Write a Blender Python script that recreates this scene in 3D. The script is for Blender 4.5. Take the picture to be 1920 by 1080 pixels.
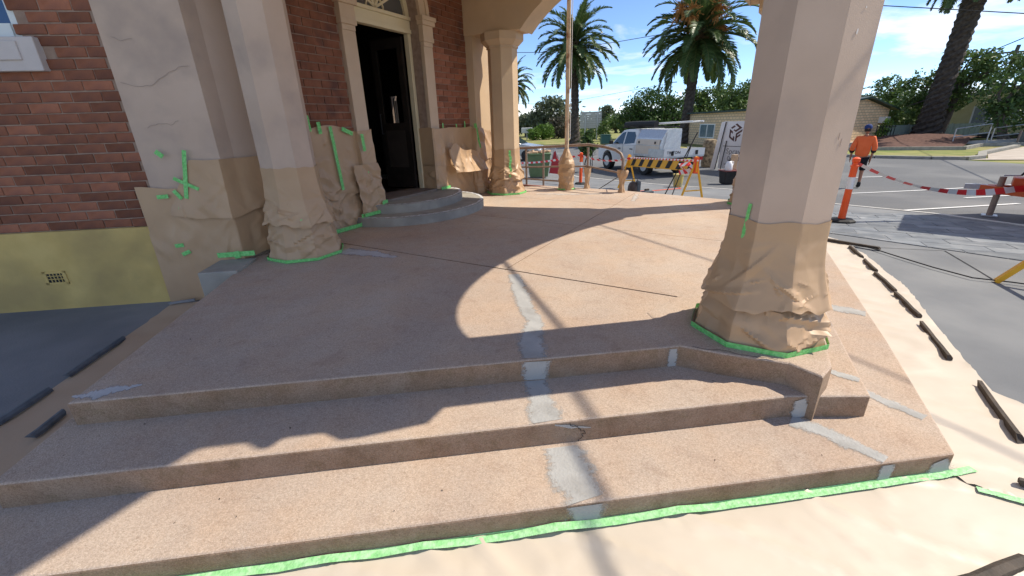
import bpy, bmesh, math, random
import numpy as np
from mathutils import Vector, Matrix, noise

random.seed(7)
for o in list(bpy.data.objects): bpy.data.objects.remove(o)
sc = bpy.context.scene
COL = sc.collection
R = math.radians

# ------------------------------------------------------------------ camera
def make_camera():
    pit, rol = R(21.2), R(-1.78)
    c, s = math.cos(pit), math.sin(pit)
    fwd = Vector((0, c, -s)); up0 = Vector((0, s, c)); r0 = Vector((1, 0, 0))
    r = r0*math.cos(rol) + up0*math.sin(rol); up = -r0*math.sin(rol) + up0*math.cos(rol)
    cam = bpy.data.cameras.new('camera'); cam.sensor_width = 36; cam.lens = 795/1920*36
    cam.clip_start = .05; cam.clip_end = 3000
    o = bpy.data.objects.new('camera', cam); COL.objects.link(o)
    M = Matrix((r, up, -fwd)).transposed().to_4x4(); M.translation = Vector((0, 0, 1.6))
    o.matrix_world = M; sc.camera = o
make_camera()

# ------------------------------------------------------------------ light
EL = R(50.0)
SUNH = Vector((.989, .153, 0)).normalized()
SUN = (SUNH*math.cos(EL) + Vector((0, 0, math.sin(EL)))).normalized()
def make_light():
    w = bpy.data.worlds.new('World'); sc.world = w; w.use_nodes = True
    nt = w.node_tree; nt.nodes.clear(); N = nt.nodes.new; L = nt.links.new
    sky = N('ShaderNodeTexSky'); sky.sky_type = 'NISHITA'; sky.sun_disc = False
    sky.sun_elevation = EL; sky.sun_rotation = math.atan2(SUNH.x, SUNH.y)
    sky.altitude = 200; sky.air_density = .55; sky.dust_density = .0; sky.ozone_density = 4.0
    # fair weather clouds over the whole sky; unseen ones added to lift ambient light
    tc = N('ShaderNodeTexCoord'); sep = N('ShaderNodeSeparateXYZ'); L(tc.outputs['Generated'], sep.inputs[0])
    zz = N('ShaderNodeMath'); zz.operation = 'ADD'; zz.inputs[1].default_value = .12; L(sep.outputs[2], zz.inputs[0])
    zm = N('ShaderNodeMath'); zm.operation = 'MAXIMUM'; zm.inputs[1].default_value = .05; L(zz.outputs[0], zm.inputs[0])
    dx = N('ShaderNodeMath'); dx.operation = 'DIVIDE'; L(sep.outputs[0], dx.inputs[0]); L(zm.outputs[0], dx.inputs[1])
    dy = N('ShaderNodeMath'); dy.operation = 'DIVIDE'; L(sep.outputs[1], dy.inputs[0]); L(zm.outputs[0], dy.inputs[1])
    cb = N('ShaderNodeCombineXYZ'); L(dx.outputs[0], cb.inputs[0]); L(dy.outputs[0], cb.inputs[1])
    mp = N('ShaderNodeMapping'); mp.inputs['Location'].default_value = (18.484, 9.313, 0); L(cb.outputs[0], mp.inputs[0])
    n1 = N('ShaderNodeTexNoise'); n1.inputs['Scale'].default_value = .62; n1.inputs['Detail'].default_value = 9
    n1.inputs['Roughness'].default_value = .58; n1.inputs['Distortion'].default_value = .25; L(mp.outputs[0], n1.inputs['Vector'])
    cr = N('ShaderNodeValToRGB'); cr.color_ramp.elements[0].position = .50; cr.color_ramp.elements[1].position = .64
    cr.color_ramp.elements[1].color = (.85, .85, .85, 1)
    L(n1.outputs['Fac'], cr.inputs[0])
    bg = N('ShaderNodeBackground'); bg.inputs['Strength'].default_value = .122; hs = N('ShaderNodeHueSaturation'); hs.inputs['Saturation'].default_value = 1.0; L(sky.outputs[0], hs.inputs['Color']); L(hs.outputs[0], bg.inputs[0])
    bc = N('ShaderNodeBackground'); bc.inputs['Color'].default_value = (1, .99, .97, 1); bc.inputs['Strength'].default_value = .78
    mx = N('ShaderNodeMixShader'); L(cr.outputs[0], mx.inputs[0]); L(bg.outputs[0], mx.inputs[1]); L(bc.outputs[0], mx.inputs[2])
    out = N('ShaderNodeOutputWorld'); L(mx.outputs[0], out.inputs[0])
    ld = bpy.data.lights.new('sun', 'SUN'); ld.energy = 3.0; ld.angle = R(.53); ld.color = (1, .915, .775)
    lo = bpy.data.objects.new('sun', ld); COL.objects.link(lo); lo.location = (20, 0, 30)
    lo.rotation_euler = SUN.to_track_quat('Z', 'Y').to_euler()
make_light()
vs = sc.view_settings
sc.display_settings.display_device = 'sRGB'
vs.view_transform = 'Standard'; vs.look = 'None'; vs.exposure = .92; vs.gamma = 1; vs.use_curve_mapping = False

# ------------------------------------------------------------------ frames
# D frame: runs along the door wall (a) and away from it (p); F frame: runs along the front steps (u) and inwards (n)
DD = Vector((.47716, .87882, 0)); DN = Vector((-.87882, .47716, 0))
FU = Vector((.99297, .11840, 0)); FN = Vector((-.11840, .99297, 0))
def Dp(a, p, z=0): return DD*a + DN*p + Vector((0, 0, z))
def Fp(u, n, z=0): return FU*u + FN*n + Vector((0, 0, z))
def toD(v): v = Vector((v[0], v[1], 0)); return v.dot(DD), v.dot(DN)
def gz(x, y):
    t = min(max((.45*x + .89*y - 4.5)/14, 0), 1)
    return -.55*t*t*(3 - 2*t)
CAMW = sc.camera.matrix_world.inverted()
def in_view(p, margin=1.04):
    q = CAMW @ Vector(p)
    if q.z > -.1: return False
    return abs(q.x/-q.z) < 960/795*margin and abs(q.y/-q.z) < 540/795*margin

# ------------------------------------------------------------------ materials
MATS = {}
def mat(name, c1, c2=None, scale=4, rough=.8, bump=0, bscale=60, metal=0, spec=.3, c3=None, scale3=1, detail=5, rnd=0, coord='Object', fac=(.35, .65), bdetail=3, trans=0, emit=None):
    if name in MATS: return MATS[name]
    m = bpy.data.materials.new(name); MATS[name] = m; m.use_nodes = True
    nt = m.node_tree; N = nt.nodes.new; L = nt.links.new; b = nt.nodes['Principled BSDF']
    b.inputs['Roughness'].default_value = rough; b.inputs['Metallic'].default_value = metal
    b.inputs['Specular IOR Level'].default_value = spec
    if trans: b.inputs['Transmission Weight'].default_value = trans
    tc = N('ShaderNodeTexCoord')
    if coord == 'World':
        g = N('ShaderNodeNewGeometry'); vec = g.outputs['Position']
    else: vec = tc.outputs[coord]
    col = None
    if c2 is None:
        b.inputs['Base Color'].default_value = (*c1, 1)
        rgb = N('ShaderNodeRGB'); rgb.outputs[0].default_value = (*c1, 1); col = rgb.outputs[0]
    else:
        n = N('ShaderNodeTexNoise'); n.inputs['Scale'].default_value = scale; n.inputs['Detail'].default_value = detail
        L(vec, n.inputs['Vector'])
        r = N('ShaderNodeValToRGB'); r.color_ramp.elements[0].position = fac[0]; r.color_ramp.elements[1].position = fac[1]
        r.color_ramp.elements[0].color = (*c1, 1); r.color_ramp.elements[1].color = (*c2, 1)
        L(n.outputs['Fac'], r.inputs[0]); col = r.outputs[0]
    if c3 is not None:
        n = N('ShaderNodeTexNoise'); n.inputs['Scale'].default_value = scale3; n.inputs['Detail'].default_value = 6
        L(vec, n.inputs['Vector'])
        r = N('ShaderNodeValToRGB'); r.color_ramp.elements[0].position = .5; r.color_ramp.elements[1].position = .68
        L(n.outputs['Fac'], r.inputs[0])
        mx = N('ShaderNodeMix'); mx.data_type = 'RGBA'; L(r.outputs[0], mx.inputs[0]); L(col, mx.inputs[6]); mx.inputs[7].default_value = (*c3, 1)
        col = mx.outputs[2]
    if rnd:
        oi = N('ShaderNodeObjectInfo'); 
        mr = N('ShaderNodeMapRange'); mr.inputs[3].default_value = 1 - rnd; mr.inputs[4].default_value = 1 + rnd
        L(oi.outputs['Random'], mr.inputs[0])
        mx = N('ShaderNodeVectorMath'); mx.operation = 'SCALE'; L(col, mx.inputs[0]); L(mr.outputs[0], mx.inputs['Scale'])
        col = mx.outputs[0]
    L(col, b.inputs['Base Color'])
    if bump:
        n = N('ShaderNodeTexNoise'); n.inputs['Scale'].default_value = bscale; n.inputs['Detail'].default_value = bdetail
        L(vec, n.inputs['Vector'])
        bp = N('ShaderNodeBump'); bp.inputs['Strength'].default_value = bump; bp.inputs['Distance'].default_value = .01
        L(n.outputs['Fac'], bp.inputs['Height']); L(bp.outputs[0], b.inputs['Normal'])
    if emit: b.inputs['Emission Color'].default_value = (*c1, 1); b.inputs['Emission Strength'].default_value = emit
    return m

def pebble_mat(name='pebble_finish', tint=None):
    """exposed pebble finish: small stones of mixed pink, tan and pale tones, with worn pale zones and darker stains"""
    m = bpy.data.materials.new(name); m.use_nodes = True
    nt = m.node_tree; N = nt.nodes.new; L = nt.links.new; b = nt.nodes['Principled BSDF']
    g = N('ShaderNodeNewGeometry'); vec = g.outputs['Position']
    v = N('ShaderNodeTexVoronoi'); v.inputs['Scale'].default_value = 235; L(vec, v.inputs['Vector'])
    r = N('ShaderNodeValToRGB'); e = r.color_ramp.elements
    e[0].position = 0; e[0].color = (.39, .32, .255, 1); e[1].position = 1; e[1].color = (.575, .49, .405, 1)
    for p, c in ((.22, (.44, .36, .29, 1)), (.5, (.48, .395, .32, 1)), (.78, (.525, .435, .36, 1))): e.new(p).color = c
    hs = N('ShaderNodeSeparateColor'); L(v.outputs['Color'], hs.inputs[0]); L(hs.outputs[0], r.inputs[0])
    col = r.outputs[0]
    def layer(col, scale, detail, p0, p1, c0, c1, rough=.6, dist=0):
        n = N('ShaderNodeTexNoise'); n.inputs['Scale'].default_value = scale; n.inputs['Detail'].default_value = detail; n.inputs['Roughness'].default_value = rough; n.inputs['Distortion'].default_value = dist
        L(vec, n.inputs['Vector']); q = N('ShaderNodeValToRGB'); q.color_ramp.elements[0].position = p0; q.color_ramp.elements[1].position = p1
        q.color_ramp.elements[0].color = (*c0, 1); q.color_ramp.elements[1].color = (*c1, 1); L(n.outputs['Fac'], q.inputs[0])
        x = N('ShaderNodeMix'); x.data_type = 'RGBA'; x.blend_type = 'MULTIPLY'; x.inputs[0].default_value = 1
        L(col, x.inputs[6]); L(q.outputs[0], x.inputs[7]); return x.outputs[2]
    col = layer(col, .9, 8, .3, .72, (.86, .80, .78), (1.10, 1.08, 1.05))
    col = layer(col, 2.7, 8, .38, .6, (1.02, .96, .90), (1, 1, 1))
    col = layer(col, 6, 9, .30, .46, (.86, .83, .82), (1, 1, 1), .7, .6)
    col = layer(col, 45, 2, .22, .40, (.80, .77, .75), (1, 1, 1))
    if tint:   # grime and riser shade put into one tint, greener in patches
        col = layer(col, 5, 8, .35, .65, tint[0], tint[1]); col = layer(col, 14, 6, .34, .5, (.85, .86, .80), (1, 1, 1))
    L(col, b.inputs['Base Color'])
    b.inputs['Roughness'].default_value = .85; b.inputs['Specular IOR Level'].default_value = .25
    bp = N('ShaderNodeBump'); bp.inputs['Strength'].default_value = .3; bp.inputs['Distance'].default_value = .005; bp.invert = True
    L(v.outputs['Distance'], bp.inputs['Height'])
    n4 = N('ShaderNodeTexNoise'); n4.inputs['Scale'].default_value = 60; n4.inputs['Detail'].default_value = 5; L(vec, n4.inputs['Vector'])
    b2 = N('ShaderNodeBump'); b2.inputs['Strength'].default_value = .28; b2.inputs['Distance'].default_value = .007
    L(n4.outputs['Fac'], b2.inputs['Height']); L(bp.outputs[0], b2.inputs['Normal']); L(b2.outputs[0], b.inputs['Normal'])
    return m
def smear_mat(name, c1, c2, c3, edge=.16):
    """hand smeared filler: thins out raggedly towards both edges of the strip (u runs across it)"""
    m = mat(name, c1, c2, 7, .85, .35, 70, c3=c3, scale3=5); nt = m.node_tree; N = nt.nodes.new; L = nt.links.new
    uv = N('ShaderNodeUVMap'); sp = N('ShaderNodeSeparateXYZ'); L(uv.outputs[0], sp.inputs[0])
    def mth(op, a, b=None):
        x = N('ShaderNodeMath'); x.operation = op
        for i, q in enumerate((a, b)):
            if q is None: continue
            if isinstance(q, (int, float)): x.inputs[i].default_value = q
            else: L(q, x.inputs[i])
        return x.outputs[0]
    d = mth('SUBTRACT', 1, mth('ABSOLUTE', mth('SUBTRACT', mth('MULTIPLY', sp.outputs[0], 2), 1)))
    g = N('ShaderNodeNewGeometry'); tot = d
    for sc_, am in ((16, .75), (60, .5), (190, .4)):
        n = N('ShaderNodeTexNoise'); n.inputs['Scale'].default_value = sc_; n.inputs['Detail'].default_value = 3; L(g.outputs['Position'], n.inputs['Vector'])
        tot = mth('ADD', tot, mth('MULTIPLY', mth('SUBTRACT', n.outputs['Fac'], .5), am))
    r = N('ShaderNodeMapRange'); r.inputs[1].default_value = edge; r.inputs[2].default_value = edge + .34; r.inputs[4].default_value = .86; L(tot, r.inputs[0])
    t = N('ShaderNodeBsdfTransparent'); x = N('ShaderNodeMixShader'); L(r.outputs[0], x.inputs[0]); L(t.outputs[0], x.inputs[1]); L(nt.nodes['Principled BSDF'].outputs[0], x.inputs[2])
    L(x.outputs[0], nt.nodes['Material Output'].inputs[0]); return m
def kraft_mat(name, c1, c2, bump=.5):
    """masking paper: creased by two sizes of straight edged facets in the relief, slight sheen"""
    m = mat(name, c1, c2, 2.5, .45, 0, spec=.45); nt = m.node_tree; N = nt.nodes.new; L = nt.links.new; b = nt.nodes['Principled BSDF']
    g = N('ShaderNodeNewGeometry'); prev = None
    for sc_, st, ds in ((7, bump, .03), (17, bump*.7, .012)):
        mp = N('ShaderNodeMapping'); mp.inputs['Rotation'].default_value = (.5, .4, .3); mp.inputs['Scale'].default_value = (1, 1.5, .8); L(g.outputs['Position'], mp.inputs[0])
        v = N('ShaderNodeTexVoronoi'); v.inputs['Scale'].default_value = sc_; L(mp.outputs[0], v.inputs['Vector'])
        p = N('ShaderNodeBump'); p.inputs['Strength'].default_value = st; p.inputs['Distance'].default_value = ds
        L(v.outputs['Distance'], p.inputs['Height'])
        if prev: L(prev, p.inputs['Normal'])
        prev = p.outputs[0]
    L(prev, b.inputs['Normal']); return m

def leaf_mat(name, c1, c2, rough=.55):
    if name in MATS: return MATS[name]
    m = bpy.data.materials.new(name); MATS[name] = m; m.use_nodes = True
    nt = m.node_tree; N = nt.nodes.new; L = nt.links.new; b = nt.nodes['Principled BSDF']
    g = N('ShaderNodeNewGeometry'); r = N('ShaderNodeValToRGB')
    r.color_ramp.elements[0].color = (*c1, 1); r.color_ramp.elements[1].color = (*c2, 1)
    L(g.outputs['Random Per Island'], r.inputs[0]); L(r.outputs[0], b.inputs['Base Color'])
    b.inputs['Roughness'].default_value = rough; b.inputs['Specular IOR Level'].default_value = .35
    t = N('ShaderNodeBsdfTranslucent'); L(r.outputs[0], t.inputs[0])
    mx = N('ShaderNodeMixShader'); mx.inputs[0].default_value = .25
    L(b.outputs[0], mx.inputs[1]); L(t.outputs[0], mx.inputs[2]); L(mx.outputs[0], nt.nodes['Material Output'].inputs[0])
    return m

def far_brick_mat():
    m = bpy.data.materials.new('cream_far_brick'); m.use_nodes = True
    nt = m.node_tree; N = nt.nodes.new; L = nt.links.new; b = nt.nodes['Principled BSDF']
    uv = N('ShaderNodeUVMap'); t = N('ShaderNodeTexBrick'); L(uv.outputs[0], t.inputs[0])
    t.inputs['Color1'].default_value = (.50, .37, .22, 1); t.inputs['Color2'].default_value = (.42, .29, .165, 1); t.inputs['Mortar'].default_value = (.26, .21, .16, 1)
    t.inputs['Scale'].default_value = 1; t.inputs['Brick Width'].default_value = .39; t.inputs['Row Height'].default_value = .19; t.inputs['Mortar Size'].default_value = .014
    L(t.outputs[0], b.inputs['Base Color']); b.inputs['Roughness'].default_value = .9
    return m

M_REND = mat('pink_render', (.50, .375, .285), (.555, .425, .33), 2.2, .85, .10, 200, c3=(.405, .315, .255), scale3=1.9)
M_WARMREND = mat('warm_bounce_render', (.56, .41, .26), (.61, .455, .295), 2.5, .8, .2, 150, c3=(.52, .39, .265), scale3=1.3)  # same render made yellower: warm bounced light put into the colour
M_TRIM = mat('beige_trim', (.55, .41, .28), (.60, .45, .315), 3, .6, .12, 120)
M_CFRAME = mat('cream_frame', (.68, .58, .38), (.72, .62, .42), 3, .45)
M_MORTAR = mat('mortar', (.29, .20, .15), (.38, .275, .21), 14, .95, .6, 200)
M_BRICK = mat('red_brick', (.235, .09, .05), (.33, .135, .078), 9, .9, .5, 140, rnd=.34, c3=(.15, .065, .048), scale3=4)
M_YEL = mat('mustard_plinth', (.60, .43, .15), (.68, .50, .185), 5, .9, .45, 220, c3=(.47, .34, .135), scale3=1.4)
M_PEB = pebble_mat()
M_RISER = pebble_mat('shaded_riser_finish', ((.58, .50, .42), (.74, .67, .60)))
M_PATCH = smear_mat('grey_filler', (.43, .425, .405), (.52, .51, .485), (.36, .35, .33))
M_WASH = smear_mat('white_filler', (.54, .54, .54), (.64, .64, .63), (.46, .46, .45))
M_PALEW = smear_mat('pale_wash', (.50, .45, .40), (.58, .53, .48), (.47, .41, .36), .34)
M_THINW = smear_mat('thin_wash', (.52, .50, .50), (.60, .58, .57), (.48, .45, .44), .22)
M_KRAFT = kraft_mat('kraft_paper', (.46, .30, .17), (.52, .345, .20), .10)
M_FPAPER = kraft_mat('floor_paper', (.57, .49, .39), (.63, .545, .44), .035)
M_TAPE = mat('green_tape', (.14, .52, .13), (.27, .70, .24), 45, .45, .5, 90)
M_TAPEP = mat('pale_green_tape', (.26, .60, .24), (.44, .74, .41), 40, .4, .6, 60)
M_GREYC = mat('grey_concrete', (.18, .187, .197), (.225, .23, .235), 1.6, .85, .25, 120, c3=(.155, .162, .172), scale3=.7, coord='World')
M_BLUEC = mat('blue_grey_concrete', (.19, .198, .205), (.25, .255, .26), 1.6, .8, .3, 90, c3=(.16, .168, .178), scale3=.9, coord='World')
M_STEPC = mat('step_concrete', (.325, .30, .255), (.39, .36, .31), 5, .8, .3, 120, c3=(.27, .25, .22), scale3=3)
M_ASPH = mat('asphalt', (.105, .108, .112), (.165, .168, .172), 70, .9, .7, 55, c3=(.19, .19, .188), scale3=.35, coord='World', detail=3)
M_WHITEP = mat('white_paint', (.72, .72, .70), (.80, .80, .78), 8, .6)
M_CHIPW = mat('chipped_white', (.75, .76, .77), (.30, .31, .32), 22, .6, .4, 80, fac=(.5, .6))
M_DARKW = mat('dark_timber', (.055, .044, .036), (.10, .078, .06), 12, .75, .4, 60)
M_SLATE = mat('slate_timber', (.10, .12, .14), (.16, .18, .20), 12, .7, .3, 60)
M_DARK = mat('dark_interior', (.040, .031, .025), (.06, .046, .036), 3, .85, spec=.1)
M_GLASSD = mat('dark_glass', (.02, .025, .03), rough=.06, spec=.6)
M_GREENSTEEL = mat('bronze_steel', (.26, .19, .15), (.32, .24, .19), 20, .5, .1, 80, metal=.2)
M_BLACK = mat('black_rubber', (.02, .02, .021), (.03, .03, .03), 8, .7)
M_STEEL = mat('galvanised', (.45, .46, .47), (.55, .56, .57), 10, .4, metal=.6)
M_WHITE = mat('white_enamel', (.74, .74, .72), (.80, .80, .78), 3, .25, spec=.5)
M_ORANGE = mat('fluoro_orange', (.90, .11, .025), (.95, .14, .035), 5, .45)
M_YELLOW = mat('barrier_yellow', (.80, .40, .02), (.84, .45, .035), 9, .5)
M_RED = mat('tape_red', (.80, .04, .045), rough=.4)
M_TWHITE = mat('tape_white', (.82, .80, .79), rough=.4)
M_TRUNK = mat('palm_bark', (.050, .040, .034), (.10, .082, .068), 5, .95, 1.0, 9)
M_BARK = mat('grey_bark', (.10, .085, .07), (.16, .14, .12), 6, .95, .8, 20)
M_FROND = leaf_mat('palm_leaf', (.05, .09, .028), (.115, .17, .055), .4)
M_LEAFD = leaf_mat('dark_leaf', (.035, .075, .020), (.085, .15, .04))
M_LEAFM = leaf_mat('mid_leaf', (.065, .12, .03), (.14, .21, .06))
M_LEAFB = leaf_mat('bright_leaf', (.07, .15, .02), (.14, .24, .04))
M_LEAFG = leaf_mat('grey_leaf', (.075, .10, .055), (.15, .175, .10))
M_GRASS = mat('dry_grass', (.15, .19, .045), (.28, .27, .09), 1.2, .95, .6, 30, coord='World', c3=(.33, .27, .13), scale3=.4)

# ------------------------------------------------------------------ mesh helper
WP = {}
class MB:
    def __init__(s): s.v = []; s.f = []; s.m = []; s.uv = None
    def add(s, vs_, fs, m=0):
        k = len(s.v); s.v += [Vector(q) for q in vs_]
        for f in fs: s.f.append([i + k for i in f]); s.m.append(m)
        return s
    def hexa(s, b, t, m=0):       # bottom ring, top ring (same count)
        n = len(b)
        return s.add(list(b) + list(t), [list(range(n))[::-1], list(range(n, 2*n))] + [[i, (i+1) % n, n+(i+1) % n, n+i] for i in range(n)], m)
    def box(s, c, size, rz=0, m=0, M3=None):
        c = Vector(c); h = Vector(size)/2
        Q = M3 if M3 is not None else Matrix.Rotation(rz, 3, 'Z')
        pts = [c + Q @ Vector((x*h.x, y*h.y, z*h.z)) for z in (-1, 1) for x, y in ((-1, -1), (1, -1), (1, 1), (-1, 1))]
        return s.hexa(pts[:4], pts[4:], m)
    def dbox(s, a0, a1, p0, p1, z0, z1, m=0):
        q = [(a0, p0), (a1, p0), (a1, p1), (a0, p1)]
        return s.hexa([Dp(*x, z0) for x in q], [Dp(*x, z1) for x in q], m)
    def fbox(s, a0, a1, p0, p1, z0, z1, m=0):
        q = [(a0, p0), (a1, p0), (a1, p1), (a0, p1)]
        return s.hexa([Fp(*x, z0) for x in q], [Fp(*x, z1) for x in q], m)
    def prism(s, poly, z0, z1, m=0):
        return s.hexa([Vector((p[0], p[1], z0)) for p in poly], [Vector((p[0], p[1], z1)) for p in poly], m)
    def ext(s, outline, vec, m=0):
        return s.hexa([Vector(p) for p in outline], [Vector(p) + Vector(vec) for p in outline], m)
    def bar(s, a, b, w, h=None, m=0, up=(0, 0, 1)):
        a = Vector(a); b = Vector(b); h = h or w; d = (b - a).normalized(); up = Vector(up)
        if abs(d.dot(up)) > .98: up = Vector((1, 0, 0))
        x = d.cross(up).normalized()*w/2; y = x.cross(d).normalized()*h/2
        q = [-x-y, x-y, x+y, -x+y]
        return s.hexa([a+k for k in q], [b+k for k in q], m)
    def tube(s, pts, r, n=8, m=0):
        pts = [Vector(p) for p in pts]; rs = r if isinstance(r, (list, tuple)) else [r]*len(pts)
        rings = []; prev = None
        for i, p in enumerate(pts):
            d = (pts[min(i+1, len(pts)-1)] - pts[max(i-1, 0)]).normalized()
            x = prev - d*prev.dot(d) if prev is not None else (d.cross(Vector((0, 0, 1))) if abs(d.z) < .95 else d.cross(Vector((1, 0, 0))))
            x.normalize(); prev = x; y = d.cross(x)
            rings.append([p + (x*math.cos(t) + y*math.sin(t))*rs[i] for t in [2*math.pi*k/n for k in range(n)]])
        k = len(s.v); V = [q for r_ in rings for q in r_]
        F = [[i*n+j, i*n+(j+1) % n, (i+1)*n+(j+1) % n, (i+1)*n+j] for i in range(len(pts)-1) for j in range(n)]
        F += [list(range(n))[::-1], [(len(pts)-1)*n+j for j in range(n)]]
        return s.add(V, F, m)
    def lathe(s, prof, c, n=16, m=0):
        c = Vector(c)
        V = [c + Vector((r*math.cos(2*math.pi*k/n), r*math.sin(2*math.pi*k/n), z)) for r, z in prof for k in range(n)]
        F = [[i*n+j, i*n+(j+1) % n, (i+1)*n+(j+1) % n, (i+1)*n+j] for i in range(len(prof)-1) for j in range(n)]
        F += [list(range(n))[::-1], [(len(prof)-1)*n+j for j in range(n)]]
        return s.add(V, F, m)
    def build(s, name, mats, parent=None, smooth=False, bevel=0, fix=True, origin=None, bev_test=None, seg=2):
        mats = mats if isinstance(mats, (list, tuple)) else [mats]
        lo = Vector((min(q.x for q in s.v), min(q.y for q in s.v), min(q.z for q in s.v)))
        hi = Vector((max(q.x for q in s.v), max(q.y for q in s.v), max(q.z for q in s.v)))
        org = Vector(origin) if origin is not None else Vector(((lo.x+hi.x)/2, (lo.y+hi.y)/2, lo.z))
        me = bpy.data.meshes.new(name)
        me.from_pydata([q - org for q in s.v], [], s.f)
        for m in mats: me.materials.append(m)
        if any(s.m): me.polygons.foreach_set('material_index', s.m)
        if fix or bevel:
            bm = bmesh.new(); bm.from_mesh(me)
            if fix: bmesh.ops.recalc_face_normals(bm, faces=bm.faces)
            if bevel:
                es = [e for e in bm.edges if len(e.link_faces) == 2 and e.calc_face_angle(0) > .5]
                if bev_test: es = [e for e in es if bev_test((e.verts[0].co + e.verts[1].co)/2 + org, e)]
                bmesh.ops.bevel(bm, geom=es, offset=bevel, segments=seg, profile=.5, affect='EDGES', clamp_overlap=True)
            bm.to_mesh(me); bm.free()
        if smooth:
            me.polygons.foreach_set('use_smooth', [True]*len(me.polygons))
            if smooth != 'all': me.set_sharp_from_angle(angle=R(40))
        me.update()
        return place(name, me, org, parent)
def place(name, me, org, parent=None):
    o = bpy.data.objects.new(name, me); COL.objects.link(o); WP[o.name] = Vector(org)
    if parent is not None: o.parent = parent; o.location = Vector(org) - WP[parent.name]
    else: o.location = org
    return o
def tag(o, label=None, cat=None, group=None, kind=None):
    if label: o['label'] = label
    if cat: o['category'] = cat
    if group: o['group'] = group
    if kind: o['kind'] = kind
    return o
def thing(name, label, cat, loc, group=None):
    o = bpy.data.objects.new(name, None); COL.objects.link(o); o.location = loc; WP[o.name] = Vector(loc)
    return tag(o, label, cat, group)
def dup(root, loc, rz=0, label=None):
    c = root.copy(); COL.objects.link(c); c.location = loc; c.rotation_euler = (0, 0, rz); WP[c.name] = Vector(loc)
    if label: c['label'] = label
    for ch in list(root.children):
        k = ch.copy(); COL.objects.link(k); k.parent = c
        for g in list(ch.children):
            q = g.copy(); COL.objects.link(q); q.parent = k
    return c

def clip(poly, a, b, side=1):
    """keep the part of a convex polygon on one side of the line a-b"""
    nx, ny = -(b[1]-a[1])*side, (b[0]-a[0])*side
    L_ = math.hypot(nx, ny); nx /= L_; ny /= L_
    out = []
    f = lambda p: (p[0]-a[0])*nx + (p[1]-a[1])*ny
    for i in range(len(poly)):
        p, q = poly[i], poly[(i+1) % len(poly)]; fp, fq = f(p), f(q)
        if fp >= 0: out.append(p)
        if fp*fq < 0:
            t = fp/(fp-fq); out.append((p[0]+(q[0]-p[0])*t, p[1]+(q[1]-p[1])*t))
    return out

def sheet(name, poly, m, res, zf, parent=None, thick=0):
    """a polygon cut into a fine grid and draped over zf(x, y)"""
    bm = bmesh.new(); bm.faces.new([bm.verts.new((p[0], p[1], 0)) for p in poly])
    xs = [p[0] for p in poly]; ys = [p[1] for p in poly]
    for lo, hi, no in ((min(xs), max(xs), (1, 0, 0)), (min(ys), max(ys), (0, 1, 0))):
        k = math.floor(lo/res)*res + res
        while k < hi:
            bmesh.ops.bisect_plane(bm, geom=bm.verts[:]+bm.edges[:]+bm.faces[:], plane_co=Vector(no)*k, plane_no=no, dist=1e-5); k += res
    for v in bm.verts: v.co.z = zf(v.co.x, v.co.y)
    bmesh.ops.recalc_face_normals(bm, faces=bm.faces)
    if sum(f.normal.z for f in bm.faces) < 0: bmesh.ops.reverse_faces(bm, faces=bm.faces)
    org = Vector((sum(xs)/len(xs), sum(ys)/len(ys), 0)); org.z = zf(org.x, org.y)
    for v in bm.verts: v.co -= org
    me = bpy.data.meshes.new(name); bm.to_mesh(me); bm.free(); me.materials.append(m)
    me.polygons.foreach_set('use_smooth', [True]*len(me.polygons))
    return place(name, me, org, parent)

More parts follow.
